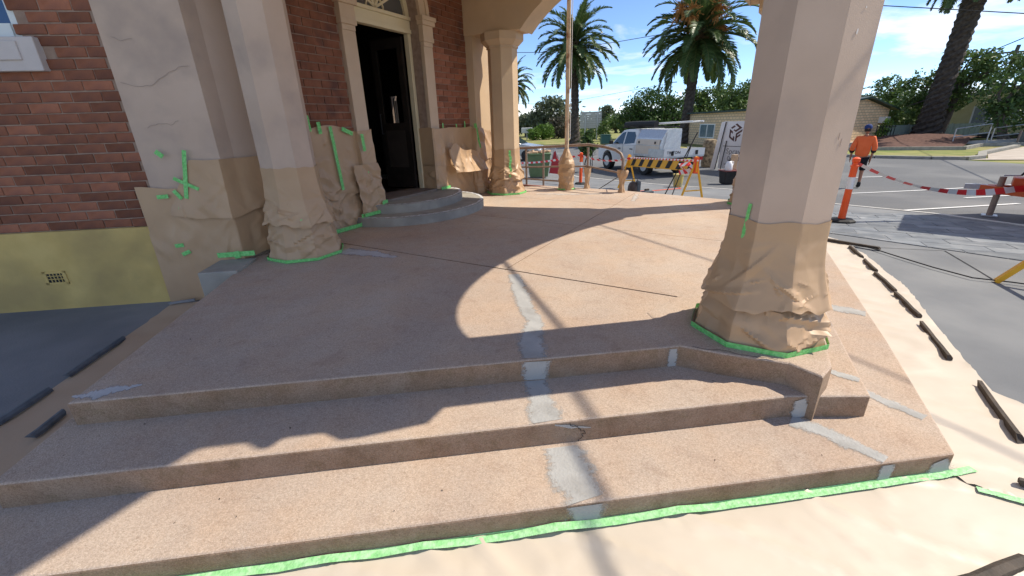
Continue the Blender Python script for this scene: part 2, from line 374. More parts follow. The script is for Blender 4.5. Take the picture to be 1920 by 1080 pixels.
# ================================================================== SETTING
def build_ground():
    xs = sorted(set([-600, -300, -150, -80, -40, -25] + [x*1.0 for x in range(-16, 33)] + [36, 42, 50, 65, 90, 150, 300, 600]))
    ys = sorted(set([-300, -100, -40, -15] + [y*1.0 for y in range(-8, 31)] + [34, 40, 48, 60, 80, 120, 200, 400, 900]))
    b = MB(); W_ = len(xs)
    V = [(x, y, gz(x, y) - .03) for y in ys for x in xs]
    F = [[j*W_+i, j*W_+i+1, (j+1)*W_+i+1, (j+1)*W_+i] for j in range(len(ys)-1) for i in range(W_-1)]
    o = b.add(V, F).build('ground', M_GRASS, smooth='all'); tag(o, kind='structure')
    # asphalt car park and street
    road = [(-30, 20.5), (2.4, 20.0), (2.9, 17.9), (4.95, 14.7), (6.9, 12.4), (7.16, 9.4), (8.0, 7.85), (8.2, 6.5), (8.6, 2), (40, 2), (40, 17.0), (21.2, 17.4), (20.7, 20.1), (18.5, 22.0), (7.5, 42), (-30, 42)]
    tag(sheet('car_park_asphalt', road, M_ASPH, 1.0, lambda x, y: gz(x, y) - .004), kind='structure')
    # grey concrete footpath round the steps
    path = [(-.8, -4), (8.55, -4), (8.55, 2), (8.15, 6.5), (7.95, 7.85), (7.1, 9.4), (6.85, 12.4), (4.9, 14.7), (2.85, 17.9), (2.3, 19.9), (-2, 20), (-2, 9), (1.0, 2)]
    tag(sheet('footpath', path, M_GREYC, .7, lambda x, y: gz(x, y) + .010), kind='structure')
    left = [(-12, -4), (-.81, -4), (.99, 2), (-2.0, 8.9), (-4.5, 6), (-12, 4.2)]
    tag(sheet('side_path', left, M_BLUEC, .7, lambda x, y: gz(x, y) + .004), kind='structure')
    tag(sheet('bounce_slab', [(-14, -30), (12, -30), (12, -4.02), (-14, -4.02)], mat('pale_bounce_concrete', (.46, .41, .35), (.54, .49, .42), .8, .9, .2, 60, coord='World'), 3, lambda x, y: gz(x, y) + .006), kind='structure')  # unseen pale slab added behind the view to bounce warm light
    # pale kerb line between footpath and asphalt
    b = MB(); kp = [(2.35, 19.9), (2.87, 17.9), (4.92, 14.7), (6.87, 12.4), (7.13, 9.4), (7.97, 7.85), (8.17, 6.5), (8.57, 2), (8.57, -4)]
    for i in range(len(kp)-1):
        p, q = Vector(kp[i]), Vector(kp[i+1]); k = max(1, int((q-p).length/1.0))
        d = (q-p).normalized(); nn = Vector((-d.y, d.x))*.06
        for j in range(k):
            s, e = p + (q-p)*j/k, p + (q-p)*(j+1)/k
            ring = [s-nn, e-nn, e+nn, s+nn]
            b.hexa([Vector((*r, gz(*r)-.1)) for r in ring], [Vector((*r, gz(*r)+.022)) for r in ring])
    tag(b.build('kerb', mat('pale_kerb', (.46, .45, .42), (.55, .54, .51), 6, .85, .3, 80)), kind='structure')
    # white bay lines
    for (p, q) in (((9.19, 11.54), (15.54, 12.89)), ((7.79, 8.33), (11.27, 9.3)), ((12.28, 15.37), (13.51, 15.37)), ((11.2, 10.4), (14.2, 11.1))):
        p, q = Vector(p), Vector(q); d = (q-p).normalized(); nn = Vector((-d.y, d.x))*.045; b = MB(); k = int((q-p).length/.8)+1
        for j in range(k):
            s, e = p + (q-p)*j/k, p + (q-p)*(j+1)/k
            b.add([Vector((*r, gz(*r)+.008)) for r in (s-nn, e-nn, e+nn, s+nn)], [[0, 1, 2, 3]])
        tag(b.build('bay_line', M_WHITEP), kind='structure')
build_ground()

def build_paving():
    """stencilled paving: grey tiles standing a little proud of the pale grout sheet"""
    poly = [tuple(Dp(a, p)[:2]) for a, p in ((4.95, -2.35), (7.6, -1.25), (10.5, -1.25), (10.75, -3.1), (9.6, -4.2), (6.65, -4.2), (5.0, -4.2))]
    poly = [tuple(Dp(a, p)[:2]) for a, p in ((6.75, -2.95), (7.65, -1.22), (10.0, -1.5), (10.4, -2.7), (9.7, -3.7), (7.4, -4.6), (6.6, -3.6))]
    base = tag(sheet('stencilled_paving', poly, mat('grout', (.36, .37, .38), (.44, .45, .46), 8, .9, coord='World'), .7, lambda x, y: gz(x, y) + .014), kind='structure')
    tm = mat('slate_tile', (.14, .155, .175), (.20, .215, .23), 3, .75, .3, 40, rnd=.22, c3=(.25, .26, .27), scale3=5, coord='World')
    hull = poly; a = 6.5; k = 0; rnd = random.Random(3)
    while a < 10.5:
        p = -4.7 + (.31 if k % 2 else 0)
        while p < -1.0:
            q = [tuple(Dp(x, y)[:2]) for x, y in ((a+.006, p+.006), (a+.304, p+.006), (a+.304, p+.614), (a+.006, p+.614))]
            for i in range(len(hull)): 
                q = clip(q, hull[i], hull[(i+1) % len(hull)], -1) if len(q) > 2 else q
            if len(q) > 2:
                dz = rnd.uniform(.0, .002)
                MB().hexa([Vector((*r, gz(*r)+.006)) for r in q], [Vector((*r, gz(*r)+.018+dz)) for r in q]).build('paving_tile', tm, base)
            p += .62
        a += .31; k += 1
    b = MB()
    pts = [(6.75, -1.1), (6.98, -2.34), (5.77, -2.36)]
    for i in range(2):
        s, e = Dp(*pts[i]), Dp(*pts[i+1]); n_ = 6
        for j in range(n_):
            u_, w_ = s + (e-s)*j/n_, s + (e-s)*(j+1)/n_; d = (e-s).normalized(); x = Vector((-d.y, d.x, 0))*.006
            b.add([Vector((r.x, r.y, gz(r.x, r.y)+.0145)) for r in (u_-x, w_-x, w_+x, u_+x)], [[0, 1, 2, 3]])
    tag(b.build('path_joint', M_BLACK), kind='structure')
build_paving()

# ---- porch platform and steps
Z1, Z2, Z3 = .129, .257, .388
plat = thing('porch_platform', 'pink pebble finished porch platform with broad front steps and grey filler patches', 'platform', Fp(0, 2, 0))
def xy(v): return (v.x, v.y)
def lineX(p, d, q, e):
    den = d.x*e.y - d.y*e.x; t = ((q.x-p.x)*e.y - (q.y-p.y)*e.x)/den; return p + d*t
def build_platform():
    right = lineX(Fp(0, 2.0), FU, Dp(0, -.53), DD)
    outer = [xy(Fp(-1.97, 2.0)), xy(right), xy(Dp(6.9, -.55)), xy(Dp(7.35, -.35)), xy(Dp(8.0, 2.0)), xy(Dp(8.15, 3.6)), xy(Dp(7.5, 4.52)), xy(Dp(2.3, 4.52)), xy(Fp(-2.13, 4.45))]
    J1 = (xy(Dp(3.23, 4.2)), xy(Dp(3.06, .0))); J2 = (xy(Dp(5.2, 4.2)), xy(Dp(4.83, 0))); J3 = (xy(Dp(6.75, 4.2)), xy(Dp(6.38, 0))); JB = (xy(Dp(3, 1.76)), xy(Dp(8, 1.66)))
    g = .0035
    def off(l, s):
        d = Vector((l[1][0]-l[0][0], l[1][1]-l[0][1])).normalized(); n = Vector((-d.y, d.x))*s
        return ((l[0][0]+n.x, l[0][1]+n.y), (l[1][0]+n.x, l[1][1]+n.y))
    strips = []
    rest = outer
    for J in (J1, J2, J3):
        gj = .009 if J is J1 else g; strips.append(clip(rest, *off(J, -gj), -1)); rest = clip(rest, *off(J, gj), 1)
    strips.append(rest)
    pieces = [strips[0]]
    for s in strips[1:]: pieces += [clip(s, *off(JB, g), 1), clip(s, *off(JB, -g), -1)]
    def on_edge(co):
        for i in range(len(outer)):
            a, b = Vector(outer[i]), Vector(outer[(i+1) % len(outer)]); d = (b-a).normalized()
            if abs((co.x-a.x)*d.y - (co.y-a.y)*d.x) < .004: return True
        return False
    for p in pieces:
        MB().prism(p, -.2, Z3).build('floor_slab', M_PEB, plat, bevel=.013, bev_test=lambda c, e: c.z > Z3-.01 and on_edge(c), seg=3)
    # dark bed seen down in the joints
    MB().prism([xy(Vector((*q, 0))*.0 + Vector((*q, 0))) for q in clip(clip(outer, xy(Fp(-9, 2.1)), xy(Fp(9, 2.1)), 1), xy(Dp(0, -.4)), xy(Dp(9, -.4)), 1)], -.15, Z3-.012).build('joint_bed', M_BLACK, plat)
    # octagonal plinth of the near column, a hair above the slab
    pl = [Fp(1.187, 2.0), Dp(2.325, -.05), Dp(2.36, -.35), Dp(2.28, -.49), Dp(2.42, -.545), Dp(3.2, -.56), Dp(3.35, .2), Dp(2.7, .45)]
    MB().prism([xy(q) for q in pl], -.1, Z3+.004).build('column_plinth', M_PEB, plat, bevel=.016, bev_test=lambda c, e: c.z > Z3-.01, seg=3)
    s2 = [Fp(-2.035, 1.625), Fp(1.60, 1.63), Dp(2.435, -.735), Dp(3.45, -.68), Dp(7.6, -.66), Dp(7.9, 2), Dp(4, 3), Fp(-2.1, 3.0)]
    MB().prism([xy(q) for q in s2], -.25, Z2).build('step', M_PEB, plat, bevel=.013, bev_test=lambda c, e: c.z > Z2-.01 or abs(e.verts[0].co.z-e.verts[1].co.z) > .1, seg=3)
    s1 = [Fp(-2.07, 1.268), Fp(2.178, 1.268), Dp(3.47, -1.04), Dp(6.07, -.97), Dp(8.0, -.93), Dp(8.3, 2), Dp(4, 3), Fp(-2.12, 2.6)]
    MB().prism([xy(q) for q in s1], -.3, Z1).build('step', M_PEB, plat, bevel=.013, bev_test=lambda c, e: c.z > Z1-.01 or abs(e.verts[0].co.z-e.verts[1].co.z) > .1, seg=3)
build_platform()
for o_ in plat.children:      # upright faces darkened: unworn and grimy, with some shade painted into the colour
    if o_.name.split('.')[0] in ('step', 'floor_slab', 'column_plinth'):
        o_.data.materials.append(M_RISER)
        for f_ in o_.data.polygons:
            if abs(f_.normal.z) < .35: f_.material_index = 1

def strip_patch(path, widths, z, up, name='filler_patch', m=M_PATCH, jag=.02, seed=0, lift=.003, sub=18, parent=plat):
    """ragged hand trowelled strip of filler: path points in 3D, 'across' is perpendicular to the path in the surface"""
    rnd = random.Random(seed); P = []
    up = Vector(up); smear = m in (M_PATCH, M_WASH, M_PALEW, M_THINW)
    if smear: widths = [w*1.35 for w in widths]; jag *= .7; lift = min(lift, .0025) if lift < .01 else lift
    for i in range(len(path)-1):
        for j in range(sub):
            t = j/sub; P.append((Vector(path[i]).lerp(Vector(path[i+1]), t), widths[i]*(1-t)+widths[i+1]*t))
    P.append((Vector(path[-1]), widths[-1]))
    b = MB(); L_, R_ = [], []
    for i, (p, w) in enumerate(P):
        q_ = max(1, len(P)//3) if smear else 1; d = (P[min(i+q_, len(P)-1)][0]-P[max(i-q_, 0)][0]).normalized(); x = d.cross(up).normalized()
        ed = min(1, 6*i/len(P), 6*(len(P)-1-i)/len(P)); jl, jr = [jag*ed*(1.3*noise.noise(p*7 + Vector((seed, k_, 0))) + .9*noise.noise(p*19 + Vector((seed, k_, 3))) + .45*rnd.uniform(-1, 1)) for k_ in (0, 50)]
        L_.append(p - x*max(.002, w/2 + jl) + up*lift); R_.append(p + x*max(.002, w/2 + jr) + up*lift)
    n = len(P)
    b.add(L_ + R_, [[i, i+1, n+i+1, n+i] for i in range(n-1)])
    o = b.build(name, m, parent); me = o.data; uv = me.uv_layers.new(name='uv')
    for lp in me.loops: uv.data[lp.index].uv = (0 if lp.vertex_index < n else 1, lp.vertex_index % n * .1)
    return o
def build_patches():
    T = (0, 0, 1); RS = -FN
    u = lambda a, n, z: Fp(a, n, z)
    strip_patch([u(.43, 3.42, Z3), u(.42, 2.95, Z3), u(.43, 2.45, Z3), u(.37, 2.2, Z3), u(.36, 2.014, Z3)], [.1, .13, .11, .17, .16], Z3, T, seed=1)
    strip_patch([u(.36, 1.999, Z3-.012), u(.355, 1.999, Z2+.003)], [.155, .13], 0, RS, seed=2, jag=.012)
    strip_patch([u(.35, 1.99, Z2), u(.34, 1.8, Z2), u(.35, 1.64, Z2)], [.13, .12, .19], 0, T, seed=3)
    strip_patch([u(.38, 1.626, Z2-.012), u(.46, 1.626, Z2-.035), u(.56, 1.626, Z2-.05)], [.008, .022, .006], 0, RS, seed=4, jag=.004)
    strip_patch([u(.40, 1.60, Z1), u(.40, 1.43, Z1), u(.43, 1.281, Z1)], [.17, .22, .17], 0, T, seed=5, jag=.03)
    strip_patch([u(.43, 1.267, Z1-.012), u(.43, 1.267, .012)], [.17, .15], 0, RS, seed=6, jag=.008)
    # diagonal repair at the right hand corner of the lowest step and its riser
    strip_patch([u(1.62, 1.60, Z1), u(1.75, 1.45, Z1), u(1.83, 1.281, Z1)], [.10, .12, .07], 0, T, seed=7)
    strip_patch([u(1.83, 1.267, Z1-.012), u(1.83, 1.267, .012)], [.07, .09], 0, RS, seed=8, jag=.006)
    strip_patch([u(2.10, 1.266, Z1-.03), u(2.13, 1.266, .012)], [.08, .16], 0, RS, seed=18, jag=.012)
    strip_patch([u(1.66, 1.618, Z2-.02), u(1.70, 1.612, Z1+.005)], [.07, .11], 0, (FU*-.16 - FN).normalized(), seed=9, jag=.02, lift=.004)
    strip_patch([u(1.155, 1.998, Z3-.014), u(1.155, 1.998, Z2+.004)], [.05, .06], 0, RS, seed=10, jag=.01, lift=.004)
    # bands across the narrow right hand treads
    for i, (a0, p0, a1, p1, w, z) in enumerate(((2.62, -.56, 2.58, -.71, .05, Z2), (2.72, -.73, 2.55, -1.0, .07, Z1), (4.0, -.72, 3.95, -1.0, .12, Z1), (4.6, -.56, 4.6, -.64, .1, Z2))):
        strip_patch([Dp(a0, p0, z), Dp((a0+a1)/2, (p0+p1)/2, z), Dp(a1, p1, z)], [w, w*1.2, w], 0, T, seed=20+i, jag=.012)
    # smears of pale filler by the left column, on the left corner and by the far column
    strip_patch([Dp(2.98, 3.66, Z3), Dp(3.03, 3.3, Z3), Dp(3.02, 2.95, Z3)], [.26, .2, .07], 0, T, seed=31, jag=.03, m=M_THINW)
    strip_patch([Fp(-1.99, 2.06, Z3), Fp(-1.86, 2.07, Z3), Fp(-1.70, 2.11, Z3)], [.015, .10, .02], 0, T, seed=32, jag=.03, m=M_WASH)
    strip_patch([Dp(7.1, 3.3, Z3), Dp(7.2, 2.9, Z3), Dp(7.45, 2.2, Z3)], [.12, .2, .1], 0, T, seed=34, jag=.05, m=M_PALEW)
    strip_patch([Dp(6.9, 1.5, Z3), Dp(7.2, 1.55, Z3), Dp(7.6, 1.6, Z3)], [.08, .14, .08], 0, T, seed=35, jag=.05, m=M_PALEW)
    strip_patch([Dp(6.9, -.1+.5, Z3), Dp(6.75, .9, Z3)], [.05, .02], 0, T, seed=36, jag=.01, m=M_WASH)
    # hairline cracks that wander
    for k, (p, q, up, wd) in enumerate(((u(.455, 1.626, Z2-.012), u(.53, 1.626, Z1+.055), RS, .0035), (u(.53, 1.626, Z1+.055), u(.50, 1.626, Z1+.003), RS, .003),
            (u(1.36, 1.0, 0)*0+Dp(2.33, .12, Z3+.006), Dp(2.36, -.3, Z3+.006), T, .006))):
        p, q = Vector(p), Vector(q); n_ = 9; x = (q-p).normalized().cross(Vector(up)).normalized(); rn = random.Random(k)
        pts = [p.lerp(q, i/n_) + x*(rn.uniform(-.012, .012) if 0 < i < n_ else 0) for i in range(n_+1)]
        strip_patch(pts, [wd*rn.uniform(.4, 1) for _ in pts], 0, up, 'crack', mat('dark_crack', (.05, .04, .035), rough=.9), .0008, 40+k, .004, 1)
build_patches()

# ================================================================== THE CORNER BUILDING
PW = 4.5     # door wall stands at p = 4.5; left wall at n = 4.46
bld = thing('corner_building', 'red brick building with pink rendered corner pier and mustard plinth left of the porch', 'building', Dp(2.3, 4.5, 0))
def arcpts(a0, a1, zs, rise, n=20):
    """segment of a circle through (a0, zs), (a1, zs) with the given rise"""
    h = (a1-a0)/2; r = (h*h + rise*rise)/(2*rise); c = (a0+a1)/2; zc = zs + rise - r; th = math.asin(min(1, h/r))
    if rise > h*.999: th = math.pi/2
    return [(c + r*math.sin(-th + 2*th*i/n), zc + r*math.cos(-th + 2*th*i/n)) for i in range(n+1)]

brick_meshes = {}
def brick_mesh(kind, L_, H_):
    k = (kind, round(L_, 3), round(H_, 3))
    if k not in brick_meshes:
        rnd = random.Random(hash(k) % 999); bm = bmesh.new()
        bmesh.ops.create_cube(bm, size=1)
        for v in bm.verts:
            v.co = Vector((v.co.x*L_, v.co.y*.05, v.co.z*H_))
            v.co += Vector((rnd.uniform(-.003, .003), rnd.uniform(-.003, .003), rnd.uniform(-.002, .002)))
        bmesh.ops.bevel(bm, geom=[e for e in bm.edges if e.calc_length() > .0 and (e.verts[0].co.y+e.verts[1].co.y) < .01], offset=.004, segments=1, affect='EDGES')
        me = bpy.data.meshes.new('brick'); bm.to_mesh(me); bm.free(); me.materials.append(M_BRICK); brick_meshes[k] = me
    return brick_meshes[k]

def lay_bricks(wall, fn, rot, s0, s1, z0, z1, H, L_, skip=lambda s, z: False, seed=0, face=-.016, budget=120):
    """fn(s, z, d) gives the point on the wall at distance s along it, d outwards; visible bricks are objects, the rest one mesh"""
    rnd = random.Random(seed); row = 0; z = z0; rest = MB(); n = 0
    Q = Matrix.Rotation(rot, 3, 'Z')
    while z + H*.6 < z1:
        s = s0 - (L_/2 if row % 2 else 0)
        while s < s1 - .03:
            a, b = max(s, s0), min(s+L_, s1)
            if b - a > .05 and not skip((a+b)/2, z+H/2):
                c = fn((a+b)/2, z+H/2, face + rnd.uniform(-.003, .004))
                c.z += rnd.uniform(-.0012, .0012)
                ln = b-a-.011
                if in_view(c) and n < budget:
                    me = brick_mesh(rnd.randint(0, 3) if abs(ln-(L_-.011)) < .01 else 9, ln if abs(ln-(L_-.011)) > .01 else L_-.011, H-.0105)
                    o = place('brick', me, c, wall); o.rotation_euler = (rnd.uniform(-.006, .006), rnd.uniform(-.004, .004), rot); n += 1
                else:
                    rest.box(c, (ln, .05, H-.0105), M3=Q)
            s += L_
        z += H; row += 1
    if rest.v: tag(rest.build('brickwork', M_BRICK, wall), kind='stuff')
    return n

def clear_glass():
    m = bpy.data.materials.new('clear_glass'); m.use_nodes = True; nt = m.node_tree; N = nt.nodes.new
    t = N('ShaderNodeBsdfTransparent'); t.inputs[0].default_value = (.8, .82, .82, 1); g = N('ShaderNodeBsdfGlossy'); g.inputs['Roughness'].default_value = .03
    x = N('ShaderNodeMixShader'); x.inputs[0].default_value = .06; nt.links.new(t.outputs[0], x.inputs[1]); nt.links.new(g.outputs[0], x.inputs[2]); nt.links.new(x.outputs[0], nt.nodes['Material Output'].inputs[0])
    return m
def build_walls():
    WIN_R, WIN_S = -3.44, 2.37          # right side and sill of the window
    # left wall: backing of mortar, window opening at upper left
    out = [(-2.84, 0), (-2.84, 6), (-9, 6), (-9, 0), (-5.1, 0), (-5.1, WIN_S), (-5.1, 4.2), (WIN_R, 4.2), (WIN_R, WIN_S), (-5.1, WIN_S-.0005), (-5.1, -.0005)]
    b = MB()
    b.fbox(WIN_R, -2.15, 4.47, 4.8, -.3, 6).fbox(-5.1, WIN_R, 4.47, 4.8, -.3, WIN_S).fbox(-5.1, WIN_R, 4.47, 4.8, 4.2, 6).fbox(-9, -5.1, 4.47, 4.8, -.3, 6)
    wall = b.build('wall', M_MORTAR, bld)
    nb = lay_bricks(wall, lambda s, z, d: Fp(s, 4.47-d, z), R(6.8), -6.0, -2.845, .777, 3.0, .0848, .24, lambda s, z: (s < -3.325 and 2.12 < z < 2.385) or (s < WIN_R+.005 and z > 2.3), 1, budget=130)
    # mustard plinth and its air vent
    MB().fbox(-9, -2.83, 4.425, 4.47, -.3, .776).build('plinth', M_YEL, bld)
    v = MB(); v.fbox(-4.03, -3.83, 4.416, 4.43, .265, .285).fbox(-4.03, -3.83, 4.416, 4.43, .375, .395).fbox(-4.03, -4.0, 4.416, 4.43, .265, .395).fbox(-3.86, -3.83, 4.416, 4.43, .265, .395)
    for k in range(2): v.fbox(-4.0, -3.86, 4.418, 4.43, .314+k*.031, .321+k*.031)
    for k in range(4): v.fbox(-3.974+k*.03, -3.968+k*.03, 4.418, 4.43, .285, .375)
    vent = v.build('air_vent', M_YEL, bld)
    MB().fbox(-4.0, -3.86, 4.4235, 4.428, .285, .375).build('vent_hole', M_BLACK, vent)
    # window
    w = MB(); w.fbox(-5.1, WIN_R, 4.40, 4.52, 2.30, 2.372+.0).fbox(WIN_R-.05, WIN_R, 4.47, 4.56, 2.372, 4.2).fbox(-5.1, WIN_R-.05, 4.49, 4.56, 2.372, 2.47)
    win = MB().fbox(WIN_R-.06, WIN_R, 4.485, 4.56, 2.374, 4.2).fbox(-5.1, WIN_R-.06, 4.47, 4.56, 2.374, 2.475).build('window', mat('pale_frame', (.62, .67, .66), (.66, .70, .69), 4, .5), bld)
    MB().fbox(-5.1, WIN_R-.06, 4.53, 4.535, 2.475, 4.2).build('pane', mat('blue_glass', (.03, .07, .16), rough=.05, spec=.8), win)
    MB().fbox(-5.1, WIN_R, 4.56, 4.6, 2.3, 4.2).build('blind', M_DARK, win)
    MB().fbox(-5.2, -3.325, 4.40, 4.48, 2.12, 2.37).fbox(-5.2, -3.45, 4.385, 4.41, 2.20, 2.34).build('sill', mat('pale_sill', (.52, .47, .44), (.58, .53, .50), 4, .8, .2, 90), win, bevel=.006)
    # rendered corner pier: left face, chamfered corner and door side face
    pier = [Fp(-2.84, 4.5), Fp(-2.84, 4.435), Fp(-2.165, 4.425), Dp(2.52, 4.37), Dp(3.06, 4.37), Dp(3.06, 4.55), Fp(-2.3, 4.7)]
    MB().prism([xy(q) for q in pier], -.3, 6).build('pier', M_REND, bld)
    pr = bpy.data.objects['pier']
    for k, pts in enumerate(([(-2.80, 2.02), (-2.66, 1.99), (-2.55, 2.0), (-2.42, 2.08), (-2.30, 2.13), (-2.19, 2.14)], [(-2.70, 1.66), (-2.60, 1.69), (-2.50, 1.68), (-2.40, 1.72)], [(-2.76, 2.36), (-2.66, 2.34), (-2.58, 2.36)])):
        rn = random.Random(k); P_ = []
        for i in range(len(pts)-1):
            for j in range(4): t = j/4; P_.append(Fp(pts[i][0]*(1-t)+pts[i+1][0]*t, 4.4345 - .0148*((pts[i][0]+2.84)/.675), pts[i][1]*(1-t)+pts[i+1][1]*t + rn.uniform(-.008, .008)))
        strip_patch(P_, [.0022*rn.uniform(.3, 1) for _ in P_], 0, -FN, 'crack', mat('hairline', (.37, .29, .235), rough=.9), .0005, k, .003, 1, pr)
    # door wall with its arched opening
    A0, A1, ZS = 4.385, 5.69, 3.09
    arc = arcpts(A0, A1, ZS, .6525, 24)
    ol = [Dp(2.35, PW, 0), Dp(A0, PW, 0)] + [Dp(s, PW, z) for s, z in arc] + [Dp(A1, PW, 0), Dp(8.2, PW, 0), Dp(8.2, PW, 6), Dp(2.35, PW, 6)]
    dw = MB().ext(ol, DN*.24).build('wall', M_MORTAR, bld)
    f = lambda s, z, d: Dp(s, PW-d, z)
    def skipd(s, z):
        if z > ZS-.16 and abs(s-5.0375) < .86: return math.hypot(s-5.0375, max(0, z-ZS)) < .96
        return False
    n1 = lay_bricks(dw, f, R(61.5)-math.pi, 3.07, 4.17, .66, 4.4, .0868, .24, skipd, 2, budget=62)
    n2 = lay_bricks(dw, f, R(61.5)-math.pi, 5.905, 6.885, .66, 4.4, .0868, .24, skipd, 3, budget=108)
    print('bricks', nb, n1, n2)
    # rendered pier beyond the door, behind the far column
    MB().dbox(6.89, 7.46, 4.36, 4.52, 0, 6).build('pier', M_WARMREND, bld)
    # other walls that close the building
    MB().dbox(7.46, 7.8, 4.5, 6.5, -.8, 6).dbox(7.46, 7.8, 6.95, 12, -.8, 6).dbox(7.46, 7.8, 6.5, 6.95, -.8, 1.55).dbox(7.46, 7.8, 6.5, 6.95, 2.3, 6).build('side_wall', M_MORTAR, bld)
    MB().prism([xy(q) for q in (Fp(-9, 4.47), Fp(-2.1, 4.47), Dp(7.8, 4.5), Dp(7.8, 12), Fp(-9, 14))], 6, 6.3).build('roof', M_TRIM, bld)
    # door surround
    s = bld
    for a0, a1 in ((4.175, 4.385), (5.69, 5.90)):
        MB().dbox(a0, a1, 4.44, 4.52, .50, 2.70).build('door_pilaster', M_TRIM, s, bevel=.006)
        c = MB()
        for z0, z1, e in ((2.70, 2.76, .0), (2.76, 2.82, .018), (2.82, 2.97, .012), (2.97, 3.03, .04), (3.03, 3.085, .055)):
            c.dbox(a0-e, a1+e, 4.44-e-.003*z1, 4.5, z0, z1)
        c.build('pilaster_cap', M_TRIM, s, bevel=.004)
        MB().dbox(a0-.035, a1+.035, 4.405, 4.5, .388, .75).build('pilaster_base', M_TRIM, s, bevel=.01)
    b = MB()
    for r0, r1, pz in ((.6525, .78, 4.455), (.78, .845, 4.435), (.845, .87, 4.46)):
        n = 26
        for i in range(n):
            t0, t1 = math.pi*i/n, math.pi*(i+1)/n
            q = [(5.0375-math.cos(t)*r, 3.09+math.sin(t)*r) for t, r in ((t0, r0), (t0, r1), (t1, r1), (t1, r0))]
            b.ext([Dp(x, pz, z) for x, z in q], DN*.05)
    b.build('archivolt', M_TRIM, s)
    fr = MB().dbox(4.39, 4.455, 4.66, 4.74, .62, 2.87).dbox(5.62, 5.685, 4.66, 4.74, .62, 2.87).dbox(4.39, 5.685, 4.64, 4.74, 2.87, 2.925).dbox(4.39, 5.685, 4.655, 4.74, 2.925, 3.04).dbox(4.39, 5.685, 4.63, 4.74, 3.04, 3.085)
    frame = fr.build('door_frame', M_CFRAME, s, bevel=.005)
    fan = MB(); n = 20
    for i in range(n):
        t0, t1 = math.pi*i/n, math.pi*(i+1)/n
        q = [(5.0375-math.cos(t)*r, 3.085+math.sin(t)*r) for t, r in ((t0, .57), (t0, .65), (t1, .65), (t1, .57))]
        fan.ext([Dp(x, 4.66, z) for x, z in q], DN*.06)
    for k in range(1, 6):
        t = math.pi*k/6; fan.bar(Dp(5.0375, 4.69, 3.10), Dp(5.0375-math.cos(t)*.6, 4.69, 3.085+math.sin(t)*.6), .022, .03)
    for i in range(12):
        t0, t1 = math.pi*i/12, math.pi*(i+1)/12
        fan.bar(Dp(5.0375-math.cos(t0)*.16, 4.69, 3.085+math.sin(t0)*.16), Dp(5.0375-math.cos(t1)*.16, 4.69, 3.085+math.sin(t1)*.16), .02, .02)
    fo = fan.build('fanlight', M_CFRAME, s)
    MB().ext([Dp(5.0375-math.cos(math.pi*i/20)*.6, 4.70, 3.085+math.sin(math.pi*i/20)*.6) for i in range(21)], DN*.006).build('pane', mat('smoky_glass', (.10, .10, .10), rough=.12, spec=.6), fo)
    # dark interior
    i_ = MB()
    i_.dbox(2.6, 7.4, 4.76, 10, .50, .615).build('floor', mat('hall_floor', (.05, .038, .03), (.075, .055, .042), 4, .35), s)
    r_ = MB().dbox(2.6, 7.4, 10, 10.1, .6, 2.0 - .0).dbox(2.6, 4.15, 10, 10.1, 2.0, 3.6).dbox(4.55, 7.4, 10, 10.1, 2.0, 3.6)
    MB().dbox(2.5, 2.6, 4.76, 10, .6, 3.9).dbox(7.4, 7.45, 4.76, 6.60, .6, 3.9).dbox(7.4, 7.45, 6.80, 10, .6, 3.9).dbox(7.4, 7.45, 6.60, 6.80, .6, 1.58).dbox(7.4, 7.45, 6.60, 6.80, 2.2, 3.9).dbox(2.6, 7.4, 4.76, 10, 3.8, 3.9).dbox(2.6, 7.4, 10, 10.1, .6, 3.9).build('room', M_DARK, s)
    MB().dbox(4.39, 5.685, 4.30+.1, 4.9, .56, .645).build('threshold', mat('worn_threshold', (.17, .13, .10), (.24, .19, .15), 8, .7, .3, 60), s)
    # open door leaf: rails, stiles and a tall glass pane, swung back against the right hand reveal
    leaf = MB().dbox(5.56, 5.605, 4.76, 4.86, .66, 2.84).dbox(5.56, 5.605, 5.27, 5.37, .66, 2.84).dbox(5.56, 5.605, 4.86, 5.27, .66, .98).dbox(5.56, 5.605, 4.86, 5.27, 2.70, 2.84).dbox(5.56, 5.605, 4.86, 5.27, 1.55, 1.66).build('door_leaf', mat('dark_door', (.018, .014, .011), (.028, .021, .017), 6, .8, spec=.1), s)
    MB().dbox(5.58, 5.588, 4.86, 5.27, 1.66, 2.70).build('door_glass', clear_glass(), leaf)
    MB().dbox(5.57, 5.598, 4.86, 5.27, .98, 1.55).build('door_panel', M_DARK, leaf)
    MB().tube([Dp(5.555, 5.31, 1.50), Dp(5.52, 5.31, 1.50), Dp(5.52, 5.31, 1.80), Dp(5.555, 5.31, 1.80)], .01).build('door_handle', M_BLACK, leaf)
    # white slats in the little side window at the far end of the hall
    sl = MB()
    for k in range(4): sl.dbox(7.47+.004*k, 7.48+.004*k, 6.60+k*.05, 6.60+k*.05+.035, 1.58, 2.12+.05*(k % 2))
    sl.build('window_slats', M_WHITE, s)
    for k, (a_, p_) in enumerate(((6.9, 6.6), (7.05, 6.95))): tag(MB().prism([xy(Dp(a_+x, p_+y)) for x, y in ((-.25, -.12), (.2, -.16), (.28, .1), (-.18, .14))], .617, .624).build('paper_scrap', M_TWHITE), ('scrap of white paper on the dark hall floor nearest the doorway', 'scrap of white paper on the dark hall floor furthest in')[k], 'paper scrap', 'paper scraps in the hall')
build_walls()

